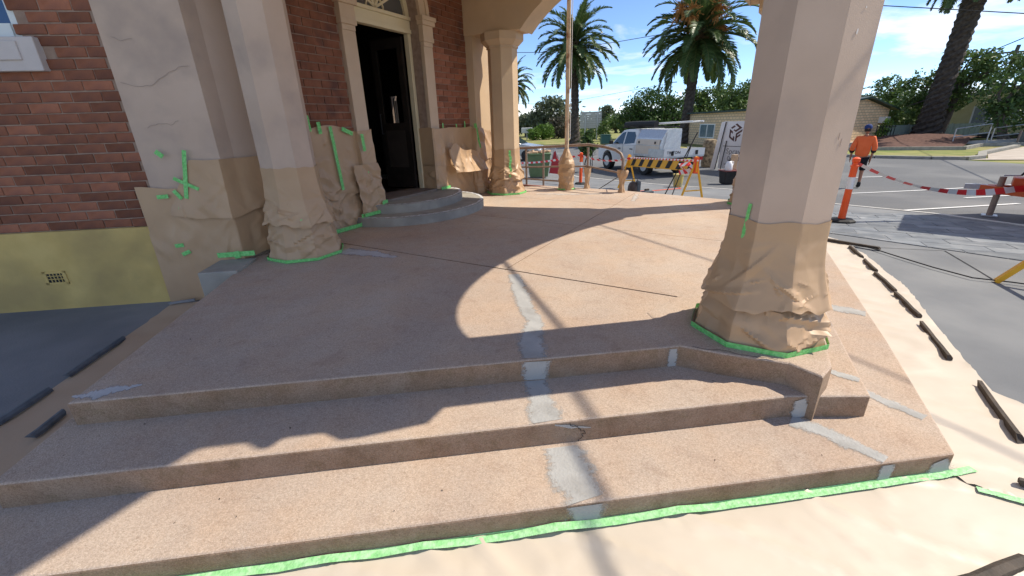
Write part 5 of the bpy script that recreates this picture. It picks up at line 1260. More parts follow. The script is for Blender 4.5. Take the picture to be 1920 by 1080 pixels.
tree('shrub', 'larger bright green shrub left of the flag pole, across the street', 5.1, 61, [((5.1, 61, .35), 1.05, .9, .95), ((4.6, 61, .8), .6, .6, .6)], 1400, .15, M_LEAFB, .06, 14, 'shrubs across the street', 'shrub')
tree('shrub', 'grey brown bushy shrub directly behind the flag pole across the street', 7.2, 63.6, [((7.2, 63.6, .8), 1.3, 1.1, 1.5), ((8.3, 63.8, .2), .9, .9, .9)], 1700, .17, leaf_mat('dusty_leaf', (.055, .052, .035), (.12, .11, .075)), .1, 15, 'shrubs across the street', 'shrub')
tree('shrub', 'mid green shrub under the left half of the grey road sign', 9.7, 57, [((9.6, 57, -.1), 1.0, .9, .85), ((10.6, 56.8, -.3), .7, .7, .6)], 1300, .15, M_LEAFM, .06, 16, 'shrubs across the street', 'shrub')
tree('shrub', 'upright pale green sapling to the right of the grey road sign', 10.9, 50.8, [((10.9, 50.8, .6), .6, .6, 1.0), ((11.2, 50.8, -.2), .5, .5, .6)], 900, .14, M_LEAFM, .05, 17, 'shrubs across the street', 'shrub')
tree('gum_tree', 'thin tall gum tree on the skyline to the right of the road sign', 20.5, 92.8, [((20.4, 92.8, 3.4), 1.1, 1, 1.1), ((19.6, 92.8, 2.2), .8, .8, .7), ((21.3, 92.8, 1.9), .7, .7, .8)], 900, .28, M_LEAFG, .14, 18)
tree('gum_tree', 'mid green tree behind the cab of the white ute', 20, 82.6, [((19.6, 82.6, 1.2), 1.7, 1.6, 1.3), ((22, 82.6, .6), 1.6, 1.5, 1.4), ((17, 82.6, .0), 1.6, 1.5, 1.1)], 2600, .25, M_LEAFM, .25, 19)
tree('fig_tree', 'large dense dark tree behind the ute and left of the fruiting palm', 17.6, 55.3, [((17.4, 55.3, 3.0), 2.7, 2.4, 2.0), ((15.2, 55.3, 1.9), 1.7, 1.8, 1.6), ((20.0, 55.0, 2.2), 1.9, 1.9, 1.8), ((17.5, 54.6, .7), 3.1, 2.2, 1.3), ((21.5, 55, .9), 1.5, 1.5, 1.4)], 8200, .19, M_LEAFD, .35, 20, clumps=70)
tree('bushy_tree', 'rounded green tree over the cream brick building, right of the fruiting palm', 25.4, 59, [((24.0, 59, 3.6), 1.7, 1.6, 1.5), ((26.2, 58.6, 4.0), 1.6, 1.6, 1.4), ((25, 58, 2.2), 3.0, 2, 1.3)], 4600, .19, M_LEAFM, .3, 21, 'trees behind the brick building')
tree('bushy_tree', 'rounded green tree behind the brick building at the left edge of the near column', 27.2, 53, [((26.3, 53.5, 3.8), 1.8, 1.7, 1.5), ((28.4, 53, 3.9), 1.8, 1.7, 1.5), ((27.3, 52.6, 2.3), 2.8, 2, 1.3)], 4600, .19, M_LEAFM, .3, 22, 'trees behind the brick building')
tree('conifer', 'small pointed conifer tip above the rounded trees', 32.7, 67.5, [((32.7, 67.5, 5.6), .5, .5, 1.0), ((32.7, 67.5, 6.5), .28, .28, .7), ((32.7, 67.5, 3.8), .8, .8, 1.6)], 900, .16, M_LEAFD, .1, 23)
tree('gum_tree', 'fine leaved tree above the roof just right of the near column', 39.5, 48, [((39.5, 47.8, 3.8), 1.2, 1.2, 1.2), ((40.6, 47.2, 2.8), 1.2, 1.2, 1.2), ((38.6, 48.2, 2.4), 1.3, 1.2, 1.1)], 2400, .16, M_LEAFM, .16, 24)
tree('bushy_tree', 'green tree between the low roof and the leaning palm trunk', 38.4, 43.2, [((38.4, 43.4, 1.7), 1.3, 1.2, 1.3), ((37.6, 43.8, .8), 1.2, 1.2, 1.0), ((39.4, 42.4, .9), 1.1, 1.1, 1.2)], 2600, .16, M_LEAFM, .16, 25)
tree('pepper_tree', 'tall spreading green tree behind the leaning palm trunk', 35.2, 36.4, [((35.0, 35.6, 4.6), 1.5, 1.5, 1.3), ((33.6, 37.4, 3.3), 1.3, 1.3, 1.3), ((36.6, 34.4, 4.2), 1.4, 1.4, 1.2), ((33.3, 37.9, 1.6), 1.2, 1.2, 1.2), ((35.0, 36.2, 2.6), 1.3, 1.2, 1.1)], 6800, .15, M_LEAFM, .24, 26, spread=.17)
tree('pepper_tree', 'dark dense tree at the right edge in front of the yellow house', 33.0, 29.4, [((32.3, 30.0, 2.6), 1.2, 1.2, 1.2), ((34.0, 28.4, 3.0), 1.6, 1.5, 1.5), ((33.2, 29.2, 1.2), 2.0, 1.6, 1.1), ((36, 27, 2), 1.8, 1.6, 1.8)], 6200, .14, M_LEAFD, .24, 27)
tree('shrub', 'dark pot plant on a black frame between the hand rail and the white ute', 3.55, 19.9, [((3.55, 19.9, .55), .33, .33, .5), ((3.6, 19.9, 1.0), .2, .2, .25)], 500, .09, M_LEAFD, .03, 28, None, 'shrub', -.53)
b = MB()
for sx, sy in ((-1, -1), (1, -1), (1, 1), (-1, 1)): b.bar((3.55+sx*.22, 19.9+sy*.22, -.54), (3.55+sx*.2, 19.9+sy*.2, .55), .03, .03)
tag(b.build('plant_frame', M_BLACK), 'black four legged frame holding the dark pot plant', 'plant stand')
tree('shrub', 'leafy green climber beside the gate of the low brick building', 29.5, 35.0, [((29.5, 35.0, .5), .35, .3, .6), ((29.2, 35.0, .0), .4, .3, .4)], 500, .1, M_LEAFB, .03, 29, None, 'climber', -.5)
# far wood that closes the horizon
b = MB(); rg = random.Random(4)
for k in range(60):
    a = R(-38 + 100*k/60); d = rg.uniform(120, 190); b_ = ((math.sin(a)*d, math.cos(a)*d, rg.uniform(.0, 1.4)), rg.uniform(5, 9), 4, rg.uniform(2.2, 4.4))
    leaves(b, [b_], 260, .75, k, 30, .25)
tag(b.build('far_wood', M_LEAFG, fix=False), kind='stuff')

# ================================================================== STREET BUILDINGS
def far_brick(dx, dy):
    m = bpy.data.materials.new('cream_far_brick'); m.use_nodes = True
    nt = m.node_tree; N = nt.nodes.new; L = nt.links.new; bs = nt.nodes['Principled BSDF']
    g = N('ShaderNodeNewGeometry'); dt = N('ShaderNodeVectorMath'); dt.operation = 'DOT_PRODUCT'; dt.inputs[1].default_value = (dx, dy, 0); L(g.outputs['Position'], dt.inputs[0])
    sp = N('ShaderNodeSeparateXYZ'); L(g.outputs['Position'], sp.inputs[0]); cb = N('ShaderNodeCombineXYZ'); L(dt.outputs['Value'], cb.inputs[0]); L(sp.outputs[2], cb.inputs[1])
    t = N('ShaderNodeTexBrick'); L(cb.outputs[0], t.inputs[0])
    t.inputs['Color1'].default_value = (.86, .62, .37, 1); t.inputs['Color2'].default_value = (.74, .52, .30, 1); t.inputs['Mortar'].default_value = (.36, .28, .2, 1)
    t.inputs['Scale'].default_value = 1; t.inputs['Brick Width'].default_value = .42; t.inputs['Row Height'].default_value = .2; t.inputs['Mortar Size'].default_value = .018
    L(t.outputs[0], bs.inputs['Base Color']); bs.inputs['Roughness'].default_value = .9
    return m
def build_far_buildings():
    P1, P2, P3 = Vector((16.45, 41.4)), Vector((17.3, 31.0)), Vector((31.2, 37.1)); zb = -.6
    t = thing('brick_hall', 'low cream brick building with dark green roof edge behind the near column', 'building', Vector((24, 38, zb)))
    d1 = (P2-P1).normalized(); d2 = (P3-P2).normalized()
    q = lambda p, z: Vector((p.x, p.y, z))
    n1 = Vector((d1.y, -d1.x)); n1 = n1 if n1.x < 0 else -n1; n2 = Vector((d2.y, -d2.x)); n2 = n2 if n2.y < 0 else -n2
    w = MB().ext([q(P1, zb), q(P2, zb), q(P2, 1.98), q(P1, 1.93)], Vector((-n1.x, -n1.y, 0))*.2).build('wall', far_brick(d1.x, d1.y), t)
    ap, mp_ = P2.lerp(P3, .76), P2.lerp(P3, .45)
    w2 = MB().ext([q(P2, zb), q(P3, zb), q(P3, 1.80), q(ap, 2.62), q(mp_, 2.0), q(P2, 1.98)], Vector((-n2.x, -n2.y, 0))*.2).build('wall', far_brick(d2.x, d2.y), t)
    gm = mat('dark_green_trim', (.02, .045, .035), rough=.5)
    bk = -d1*10
    o1, o3 = P2, P3 + d2*.6; e = Vector((n2.x, n2.y, 0))*.45
    r = MB()
    def slab(a, za, b_, zb_): r.hexa([q(a, za)+e, q(b_, zb_)+e, q(b_+bk, zb_), q(a+bk, za)], [q(a, za+.12)+e, q(b_, zb_+.12)+e, q(b_+bk, zb_+.12), q(a+bk, za+.12)])
    slab(o1, 1.90, mp_, 1.98); slab(mp_, 1.98, ap, 2.64); slab(ap, 2.64, o3, 1.70); r.build('roof', gm, t)
    MB().ext([q(P1, 1.90), q(P2, 1.95), q(P2, 2.08), q(P1, 2.03)], Vector((n1.x, n1.y, 0))*.3).build('fascia', gm, t)
    A = P1.lerp(P2, .24); B = P1.lerp(P2, .47); off = Vector((n1.x, n1.y, 0))
    f = MB()
    for z0, z1 in ((-.02, .06), (1.02, 1.10)): f.ext([q(A, z0), q(B, z0), q(B, z1), q(A, z1)], off*.05)
    for k in (0, .48, .96): a, b_ = A.lerp(B, k), A.lerp(B, k+.04); f.ext([q(a, .06), q(b_, .06), q(b_, 1.02), q(a, 1.02)], off*.05)
    win = f.build('window', M_WHITE, t)
    for k in (.045, .525): a, b_ = A.lerp(B, k), A.lerp(B, k+.43); MB().ext([q(a, .06), q(b_, .06), q(b_, 1.02), q(a, 1.02)], off*.02).build('pane', mat('curtained_glass', (.10, .16, .20), (.16, .22, .26), 3, .1), win)
    c = q(P3 - d2*.9, 1.0); ac = MB().box(c + Vector((n2.x, n2.y, 0))*.25, (.62, .5, .46), math.atan2(d2.y, d2.x)).build('air_conditioner', M_WHITE, t)
    MB().box(c + Vector((n2.x, n2.y, 0))*.51, (.5, .02, .36), math.atan2(d2.y, d2.x)).build('grille', M_STEEL, ac)
    # gate and pale fence
    g = thing('garden_gate', 'dark metal gate with climber beside the low brick building', 'gate', Vector((29.3, 34.9, -.5)))
    for k in range(7): MB().bar((28.8+.17*k, 34.95-.07*k, -.5), (28.8+.17*k, 34.95-.07*k, .65), .04, .04).build('gate_bar', M_BLACK, g)
    for z in (-.4, .55): MB().bar((28.75, 34.97, z), (29.9, 34.5, z), .04, .04).build('gate_rail', M_BLACK, g)
    fc = thing('steel_fence', 'pale green steel fence between the brick building and the leaning palm', 'fence', Vector((33, 37, -.55)))
    fm = mat('pale_green_steel', (.30, .36, .29), (.34, .40, .33), 2, .5)
    for k in range(5):
        a, b_ = Vector((31.3, 37.0)).lerp(Vector((38.8, 35.6)), k/5), Vector((31.3, 37.0)).lerp(Vector((38.8, 35.6)), (k+1)/5); d = (b_-a); p = MB(); N_ = 8
        for j in range(N_):
            s, e_ = a + d*j/N_, a + d*(j+1)/N_; o = Vector((d.y, -d.x)).normalized()*(.03 if j % 2 else 0)
            p.ext([q(s+o, -.55), q(e_+o, -.55), q(e_+o, .55), q(s+o, .55)], (0, .02, 0))
        p.build('fence_panel', fm, fc)
        MB().bar(q(a, -.55), q(a, .62), .07, .07).build('fence_post', fm, fc)
    # yellow house
    h = thing('yellow_house', 'pale yellow house with grey window behind the trees on the right', 'house', Vector((38, 36, -.55)))
    Q1, Q2 = Vector((36.6, 39.5)), Vector((40.0, 29.0)); d = (Q2-Q1).normalized(); nn = Vector((d.y, -d.x)); nn = nn if nn.x < 0 else -nn; N3 = Vector((nn.x, nn.y, 0))
    MB().ext([q(Q1, -.6), q(Q2, -.6), q(Q2, 3.3), q(Q1.lerp(Q2, .5), 2.9), q(Q1, 2.2)], -N3*.3).build('wall', mat('pale_yellow_wall', (.52, .47, .26), (.56, .51, .30), 3, .85), h)
    MB().ext([q(Q1-d*.5, 2.2), q(Q1.lerp(Q2, .5), 2.95), q(Q2+d, 3.35), q(Q2+d, 3.6), q(Q1.lerp(Q2, .5), 3.2), q(Q1-d*.5, 2.45)], -N3*6+Vector((0, 0, .0))).build('roof', mat('grey_roof', (.16, .17, .17), rough=.7), h)
    MB().ext([q(Q1, -.6), q(Q2, -.6), q(Q2, -.25), q(Q1, -.25)], N3*.05).build('base_course', mat('dark_base', (.06, .06, .055), rough=.8), h)
    a, b_ = Q1.lerp(Q2, .28), Q1.lerp(Q2, .56); f = MB()
    for z0, z1 in ((.42, .5), (1.72, 1.8)): f.ext([q(a, z0), q(b_, z0), q(b_, z1), q(a, z1)], N3*.06)
    for k in (0, .33, .97): x, y = a.lerp(b_, k), a.lerp(b_, k+.03); f.ext([q(x, .5), q(y, .5), q(y, 1.72), q(x, 1.72)], N3*.06)
    wn = f.build('window', M_WHITE, h)
    for k, e_ in ((.03, .30), (.36, .61)): x, y = a.lerp(b_, k), a.lerp(b_, k+e_); MB().ext([q(x, .5), q(y, .5), q(y, 1.72), q(x, 1.72)], N3*.02).build('pane', mat('curtain_glass', (.22, .25, .27), (.30, .33, .34), 3, .15), wn)
    # access rails in front of the house
    rl = thing('ramp_rails', 'pale steel ramp rails in front of the yellow house', 'hand rail', Vector((30.5, 28.8, -.5)))
    for (a, b_) in (((29.6, 29.5), (30.9, 28.6)), ((31.6, 29.0), (33.0, 27.8))):
        for z in (.42, -.1): MB().tube([(*a, z-.0), (*b_, z+.28)], .035, 6).build('rail', M_STEEL, rl)
        for k in (0, 1): p = Vector(a).lerp(Vector(b_), k); MB().tube([(p.x, p.y, -.5), (p.x, p.y, .42+.28*k)], .035, 6).build('rail_post', M_STEEL, rl)
    MB().hexa([Vector(p) for p in ((29.8, 30.2, -.55), (33.6, 27.4, -.55), (34.2, 28.4, -.55), (30.4, 31.2, -.55))], [Vector(p) for p in ((29.8, 30.2, -.5), (33.6, 27.4, -.2), (34.2, 28.4, -.2), (30.4, 31.2, -.5))]).build('ramp', mat('pale_ramp', (.48, .47, .45), rough=.8), rl)
    lf = thing('low_fence', 'dark low mesh fence under the dense tree at the right edge', 'fence', Vector((33, 26.5, -.5)))
    MB().bar((31.8, 27.6, -.15), (37.5, 23.2, -.15), .04, .7).build('mesh_panel', mat('dark_mesh', (.07, .08, .075), (.12, .13, .12), 30, .7), lf)
    for k in range(4): p = Vector((31.8, 27.6)).lerp(Vector((37.5, 23.2)), k/3); MB().bar(q(p, -.55), q(p, .28), .09, .09).build('fence_post', M_GREENSTEEL, lf)
    # mulch mound, verge kerbs and driveway
    def mz(x, y): 
        v = Vector((x*2.3, y*2.3, 0)); return -.50 + .50*math.exp(-((x-31.3)**2+(y-33.4)**2)/14) + .05*noise.noise(v) + .03*noise.noise(v*3)
    mb = [(22.8, 27.3), (26.5, 25.8), (31.5, 30.2), (36.5, 34), (34, 38.5), (30.5, 37)]
    tag(sheet('mulch_mound', mb, mat('red_mulch', (.075, .036, .028), (.15, .078, .058), 6, .95, 1.0, 12, coord='World'), .5, mz), kind='structure')
    def kerb(name, pts, w, h0, m, kind='structure'):
        b = MB()
        for i in range(len(pts)-1):
            p, s = Vector(pts[i]), Vector(pts[i+1]); dd_ = (s-p).normalized(); x = Vector((-dd_.y, dd_.x))*w/2
            b.hexa([q(v, -.75) for v in (p-x, s-x, s+x, p+x)], [q(v, -.55+h0) for v in (p-x, s-x, s+x, p+x)])
        tag(b.build(name, m), kind=kind)
    km = mat('weathered_kerb', (.26, .25, .22), (.36, .34, .30), 5, .9, .4, 30)
    kerb('garden_kerb', [(19.5, 28.4), (22.5, 27.0), (26.4, 25.5)], .18, .16, km)
    kerb('garden_kerb', [(26.4, 25.5), (29.5, 27.5), (33, 27.0)], .18, .16, km)
    kerb('street_kerb', [(9.0, 40.5), (13, 31), (18.5, 22.1), (20.0, 20.7), (21.0, 20.1), (22.2, 20.5), (24.2, 22.4), (30, 26.0)], .30, .13, km)
    kerb('street_kerb', [(-20, 42.3), (7.5, 42.3)], .3, .12, km)
    tag(sheet('driveway', [(21.1, 19.9), (40, 13), (40, 22), (30.3, 25.9), (24.3, 22.2), (22.3, 20.3)], mat('tan_driveway', (.42, .36, .30), (.50, .44, .37), 1.5, .9, .3, 40, coord='World'), 2, lambda x, y: -.545), kind='structure')
    tag(sheet('front_path', [(20, 28.6), (22.6, 27.3), (30.4, 36.5), (28.5, 36.5)], mat('tan_driveway', (.42, .36, .30)), 3, lambda x, y: -.535), kind='structure')
    # back of a road sign, green cabinet, letter box
    s = thing('road_sign', 'back of a large grey road sign on two posts, seen past the flag pole', 'road sign', Vector((10.2, 55, -.55)))
    for k in range(7): MB().hexa([Vector(p) for p in ((8.9, 55.3, .78+.27*k), (11.42, 54.85, .78+.27*k), (11.43, 54.89, .78+.27*k), (8.91, 55.34, .78+.27*k))], [Vector(p) for p in ((8.9, 55.3, 1.03+.27*k), (11.42, 54.85, 1.03+.27*k), (11.43, 54.89, 1.03+.27*k), (8.91, 55.34, 1.03+.27*k))]).build('panel', mat('sign_back', (.42, .43, .44), (.48, .49, .50), 3, .45, metal=.3), s)
    for x, y in ((9.5, 55.1), (10.9, 54.85)): MB().bar((x, y, -.6), (x, y, 2.6), .14, .14).build('post', M_STEEL, s)
    c = Vector((9.6, 43.9, -.54)); t = thing('service_cabinet', 'small green service cabinet on the verge left of the ute', 'cabinet', c)
    MB().box(c + Vector((0, 0, .4)), (.9, .6, .8)).build('cabinet_body', mat('cabinet_green', (.06, .15, .12), rough=.5), t, bevel=.03); MB().box(c + Vector((0, 0, .83)), (1.0, .7, .06)).build('lid', mat('cabinet_green', (.06, .15, .12)), t)
    c = Vector((2.7, 61.9, -.55)); t = thing('letter_box', 'pale letter box beside the bright shrubs across the street', 'letter box', c)
    MB().bar(c, c + Vector((0, 0, .9)), .15, .15).build('post', M_STEEL, t); MB().box(c + Vector((0, 0, 1.2)), (1.5, 1, .7)).build('box_body', M_WHITE, t, bevel=.05)
    # power poles and wires
    for k, (x, y, zt, ln, lb) in enumerate(((30, 84.8, 8.2, (0, 0), 'distant power pole above the dark dense tree'), (40, 37.7, 6.2, (.3, -.3), 'leaning power pole above the dark tree on the right'))):
        p = thing('power_pole', lb, 'power pole', Vector((x, y, -.6)), 'power poles'); tp = Vector((x+ln[0], y+ln[1], zt))
        MB().tube([(x, y, -.6), tp], [.17, .12], 8).build('pole_shaft', M_BARK, p); MB().bar(tp - Vector((.9, -.5, .5)), tp + Vector((.9, -.5, -.5)), .12, .12).build('cross_arm', M_BARK, p)
    wires = [([(24.3, 31.8, 8.0), (29.2, 27.35, 6.5), (38, 19, 6.0)], 'overhead wire high on the right'), ([(20, 12, 7.4), (29.4, 27.1, 5.3), (38.95, 45.6, 3.74)], 'overhead wire sloping down behind the leaning palm trunk'),
             ([(-10, 72, 11.4), (2.2, 70, 11.2), (5.7, 69.8, 11.1), (15.9, 68.2, 11.9), (30, 66, 13.4)], 'overhead wire behind the two tall palms'), ([(-12, 92, 5.8), (10, 91.5, 4.9), (30, 84.8, 7.6)], 'low distant overhead wire left of the dense tree')]
    for pts, lb in wires: tag(MB().tube(pts, .028 if len(pts) < 5 else .04, 5).build('overhead_wire', M_BLACK), lb, 'wire')
    # service cables that run from the street to the porch roof, above the view
    for pts, lb in (([(3.35, 4.74, 4.63), (4.15, 3.76, 5.26), (5.56, 2.03, 6.37), (8, -.97, 8.29)], 'thick service cable from the porch parapet towards the street'), ([(4.2, 6.64, 4.59), (5.0, 5.71, 5.02), (6.3, 4.2, 5.72), (8.9, 1.2, 7.1)], 'second service cable from the porch parapet towards the street')):
        tag(MB().tube(pts, .020 if 'second' not in lb else .012, 8).build('service_cable', M_BLACK), lb, 'cable')
build_far_buildings()

# ================================================================== VEHICLES
def build_ute():
    h = Vector((-.29, .957, 0)).normalized(); l = Vector((-h.y, h.x, 0)); C0 = Vector((6.40, 18.25, -.542))
    U = lambda x, y, z: C0 + h*x + l*y + Vector((0, 0, z))
    t = thing('white_ute', 'white double cab ute with silver canopy and tray parked beyond the barrier', 'ute', C0)
    def solid(name, prof, y0, y1, m, par=t, bevel=0, inset=None):
        a = [U(x, y0, z) for x, z in prof]; b_ = [U(x, y1, z) for x, z in prof]
        return MB().hexa(a, b_).build(name, m, par, bevel=bevel)
    arch = lambda cx: [(cx + .47*math.cos(a), .38 + .47*math.sin(a)) for a in [math.pi*k/10 for k in range(10, -1, -1)]]
    lower = [(.70, .48)] + [(2.5, .42)] + arch(3.0) + [(3.55, .40), (3.86, .45), (3.90, .85), (3.78, 1.0), (2.75, 1.12), (.70, 1.12)]
    body = solid('body', lower, -.88, .88, M_WHITE, bevel=.03)
    gh_b = [(.72, 1.12), (2.72, 1.12), (1.98, 1.72), (1.55, 1.77), (.95, 1.77), (.76, 1.70)]
    b = MB(); nn = len(gh_b); ins = lambda z: .87 - .20*(z-1.12)/.65
    b.hexa([U(x, ins(z), z) for x, z in gh_b], [U(x, -ins(z), z) for x, z in gh_b]); b.build('cab', M_WHITE, t, bevel=.03)
    gl = mat('car_glass', (.03, .045, .05), rough=.05, spec=.9)
    for s in (1, -1):
        for q in ([(1.72, 1.16), (2.55, 1.16), (1.98, 1.62), (1.74, 1.66)], [(.86, 1.22), (1.62, 1.16), (1.64, 1.66), (1.05, 1.66), (.88, 1.50)]):
            w_ = MB().ext([U(x, s*(ins(z)+.002), z) for x, z in q], l*s*.006).build('side_window', gl, t)
        for x in (1.0, 1.95): MB().box(U(x, s*.90, .98), (.03, .20, .04), math.atan2(h.y, h.x)-math.pi/2).build('door_handle', M_BLACK, t, bevel=.01)
        MB().box(U(2.45, s*1.02, 1.22), (.18, .10, .16), math.atan2(h.y, h.x)-math.pi/2).build('mirror', M_BLACK, t, bevel=.03)
        for x in (.78, 1.68): MB().ext([U(x, s*.881, .52), U(x+.012, s*.881, .52), U(x+.012, s*.881, 1.1), U(x, s*.881, 1.1)], l*s*.003).build('door_gap', M_BLACK, t)
    MB().hexa([U(2.70, .78, 1.15), U(2.70, -.78, 1.15), U(2.715, -.78, 1.16), U(2.715, .78, 1.16)], [U(2.02, .64, 1.70), U(2.02, -.64, 1.70), U(2.035, -.64, 1.71), U(2.035, .64, 1.71)]).build('windscreen', gl, t)
    MB().ext([U(3.88, .8, .35), U(3.96, .8, .35), U(3.96, .8, .75), U(3.9, .8, .78)], -l*1.6).build('front_bar', M_BLACK, t)
    for s in (1, -1): MB().box(U(3.82, s*.7, .82), (.30, .2, .16), math.atan2(h.y, h.x)).build('headlight', M_GLASSD, t)
    for x in (0, 3.0):
        for y in (.78, -.78):
            s = 1 if y > 0 else -1
            ty = MB().tube([U(x, y-.12*s, .38), U(x, y+.12*s, .38)], .38, 20).build('wheel', M_BLACK, t)
            MB().tube([U(x, y+.10*s, .38), U(x, y+.13*s, .38)], .23, 16).build('rim', M_STEEL, ty)
    MB().hexa([U(-1.2, .5, .45), U(.8, .5, .45), U(.8, -.5, .45), U(-1.2, -.5, .45)], [U(-1.2, .5, .72), U(.8, .5, .72), U(.8, -.5, .72), U(-1.2, -.5, .72)]).build('chassis', M_BLACK, t)
    # canopy with side doors and a cream lower locker
    sil = mat('checker_plate', (.52, .53, .54), (.62, .63, .64), 18, .35, .3, 60, metal=.5)
    cp = [(.90, .80), (.90, 1.18), (.84, 1.45), (.66, 1.76), (.02, 1.78), (.0, 1.70), (.0, 1.0), (.0, .80)]
    MB().hexa([U(.66, y, z) for y, z in cp], [U(-1.05, y, z) for y, z in cp]).build('canopy', sil, t)
    MB().ext([U(.62, .905, .84), U(-.96, .905, .84), U(-.96, .905, 1.16), U(.62, .905, 1.16)], l*.012).build('locker_door', mat('cream_locker', (.62, .54, .44), (.66, .58, .48), 3, .5), t)
    MB().ext([U(.62, .905, 1.19), U(-.96, .905, 1.19), U(-.97, .875, 1.40), U(.60, .875, 1.40)], l*.01).build('locker_door', mat('cream_locker', (.62, .54, .44)), t)
    for x in (.40, -.70): MB().box(U(x, .92, 1.28), (.05, .03, .09), math.atan2(h.y, h.x)).build('latch', M_BLACK, t)
    MB().ext([U(-1.055, .8, 1.0), U(-1.055, .1, 1.0), U(-1.055, .1, 1.66), U(-1.055, .66, 1.66)], h*-.01).build('rear_hatch', sil, t)
    # tray with drop sides
    MB().hexa([U(.70, .92, .74), U(-1.32, .92, .74), U(-1.32, -.92, .74), U(.70, -.92, .74)], [U(.70, .92, .80), U(-1.32, .92, .80), U(-1.32, -.92, .80), U(.70, -.92, .80)]).build('tray', M_STEEL, t)
    for s in (1, -1): MB().ext([U(-.32, s*.90, .80), U(-1.32, s*.90, .80), U(-1.32, s*.90, 1.05), U(-.32, s*.90, 1.05)], l*s*.03).build('side_board', M_STEEL, t)
    MB().ext([U(-1.29, .93, .80), U(-1.29, -.93, .80), U(-1.29, -.93, 1.05), U(-1.29, .93, 1.05)], h*-.035).build('tailgate', mat('tailgate_silver', (.60, .61, .62), rough=.4, metal=.3), t)
    for y in (.55, -.55): MB().box(U(-1.335, y, .90), (.03, .10, .16), math.atan2(h.y, h.x)).build('tailgate_latch', M_BLACK, t)
    M = Matrix((-l, Vector((0, 0, 1)), -h)).transposed().to_4x4(); M.translation = U(-1.328, .80, .88)
    text_mesh('lettering', 'TRITON', .14, M, M_BLACK, t, .003, 1.2)
    for s in (1, -1): MB().box(U(-1.28, s*.75, .66), (.05, .28, .12), math.atan2(h.y, h.x)).build('tail_light', mat('tail_red', (.45, .02, .02), rough=.3), t)
    MB().box(U(-1.31, -.15, .63), (.02, .36, .12), math.atan2(h.y, h.x)).build('number_plate', mat('plate_yellow', (.60, .50, .08), rough=.5), t)
    MB().bar(U(-1.22, .8, .50), U(-1.22, -.8, .50), .08, .1).build('tow_bar', M_BLACK, t)
    for s in (1, -1): MB().ext([U(-.75, s*.86, .30), U(-.75, s*.56, .30), U(-.75, s*.56, .72), U(-.75, s*.86, .72)], h*.02).build('mud_flap', M_BLACK, t)
    # roof rack: black roll and white ladder frame
    for x in (2.0, .9, -.2): MB().bar(U(x, .72, 1.84), U(x, -.72, 1.84), .05, .05).build('rack_bar', M_BLACK, t)
    MB().tube([U(2.25, .42, 1.95), U(1.4, .42, 1.96), U(.02, .42, 1.97)], [.11, .13, .12], 10).build('awning_roll', M_BLACK, t, smooth=True)
    ld = thing('ladder', 'white ladder carried flat on the roof rack of the ute', 'ladder', U(0, -.1, 1.9))
    for y in (.12, -.34): MB().tube([U(2.2, y, 1.92), U(-1.75, y, 2.02)], .032, 8).build('stile', M_WHITE, ld)
    for k in range(10): x = 2.0 - k*.4; MB().tube([U(x, .12, 1.925+.1*(2.2-x)/3.95), U(x, -.34, 1.925+.1*(2.2-x)/3.95)], .018, 6).build('rung', M_WHITE, ld)
build_ute()

def build_trailer():
    h = Vector((-.70, .714, 0)).normalized(); w = Vector((h.y, -h.x, 0)); C = Vector((9.05, 7.34, 0)); z0 = gz(9.05, 7.34)+.0
    T = lambda x, y, z: C + h*x + w*y + Vector((0, 0, z0+z))
    t = thing('orange_trailer', 'orange box trailer at the right edge with its drawbar on a jockey stand', 'trailer', T(0, 0, 0))
    om = mat('trailer_orange', (.55, .10, .03), (.62, .13, .04), 3, .45)
    rz = math.atan2(h.y, h.x)
    MB().hexa([T(0, -1.05, .5), T(0, 1.05, .5), T(-3.2, 1.05, .5), T(-3.2, -1.05, .5)], [T(0, -1.05, 3.15), T(0, 1.05, 3.15), T(-3.2, 1.05, 3.15), T(-3.2, -1.05, 3.15)]).build('trailer_body', om, t, bevel=.03)
    MB().bar(T(.0, .35, .46), T(.62, .02, .48), .09, .12).build('drawbar', om, t); MB().bar(T(0, -.35, .46), T(.62, -.02, .48), .09, .12).build('drawbar', om, t)
    MB().box(T(.16, .0, .62), (.22, .30, .14), rz).build('tool_box', om, t, bevel=.01)
    MB().bar(T(.55, 0, .50), T(.84, 0, .50), .07, .09).build('coupling', M_STEEL, t)
    j = MB().tube([T(.40, -.08, 0), T(.40, -.08, .70)], .045, 10).build('jockey_stand', M_GREENSTEEL, t, smooth=True)
    MB().box(T(.40, -.08, .015), (.2, .2, .02), rz).build('foot_plate', M_STEEL, j)
    MB().tube([T(.40, -.08, .72), T(.20, -.08, .73)], .012, 6).build('crank_arm', M_STEEL, j); MB().tube([T(.20, -.08, .73), T(.15, -.08, .83)], .018, 6).build('crank_grip', M_BLACK, j)
    for y in (-1.0, 1.0):
        k = MB().tube([T(-1.7, y*1.02, .33), T(-1.7, y*1.25, .33)], .33, 18).build('wheel', M_BLACK, t)
        MB().tube([T(-1.7, y*1.24, .33), T(-1.7, y*1.27, .33)], .2, 14).build('rim', M_STEEL, k)
build_trailer()

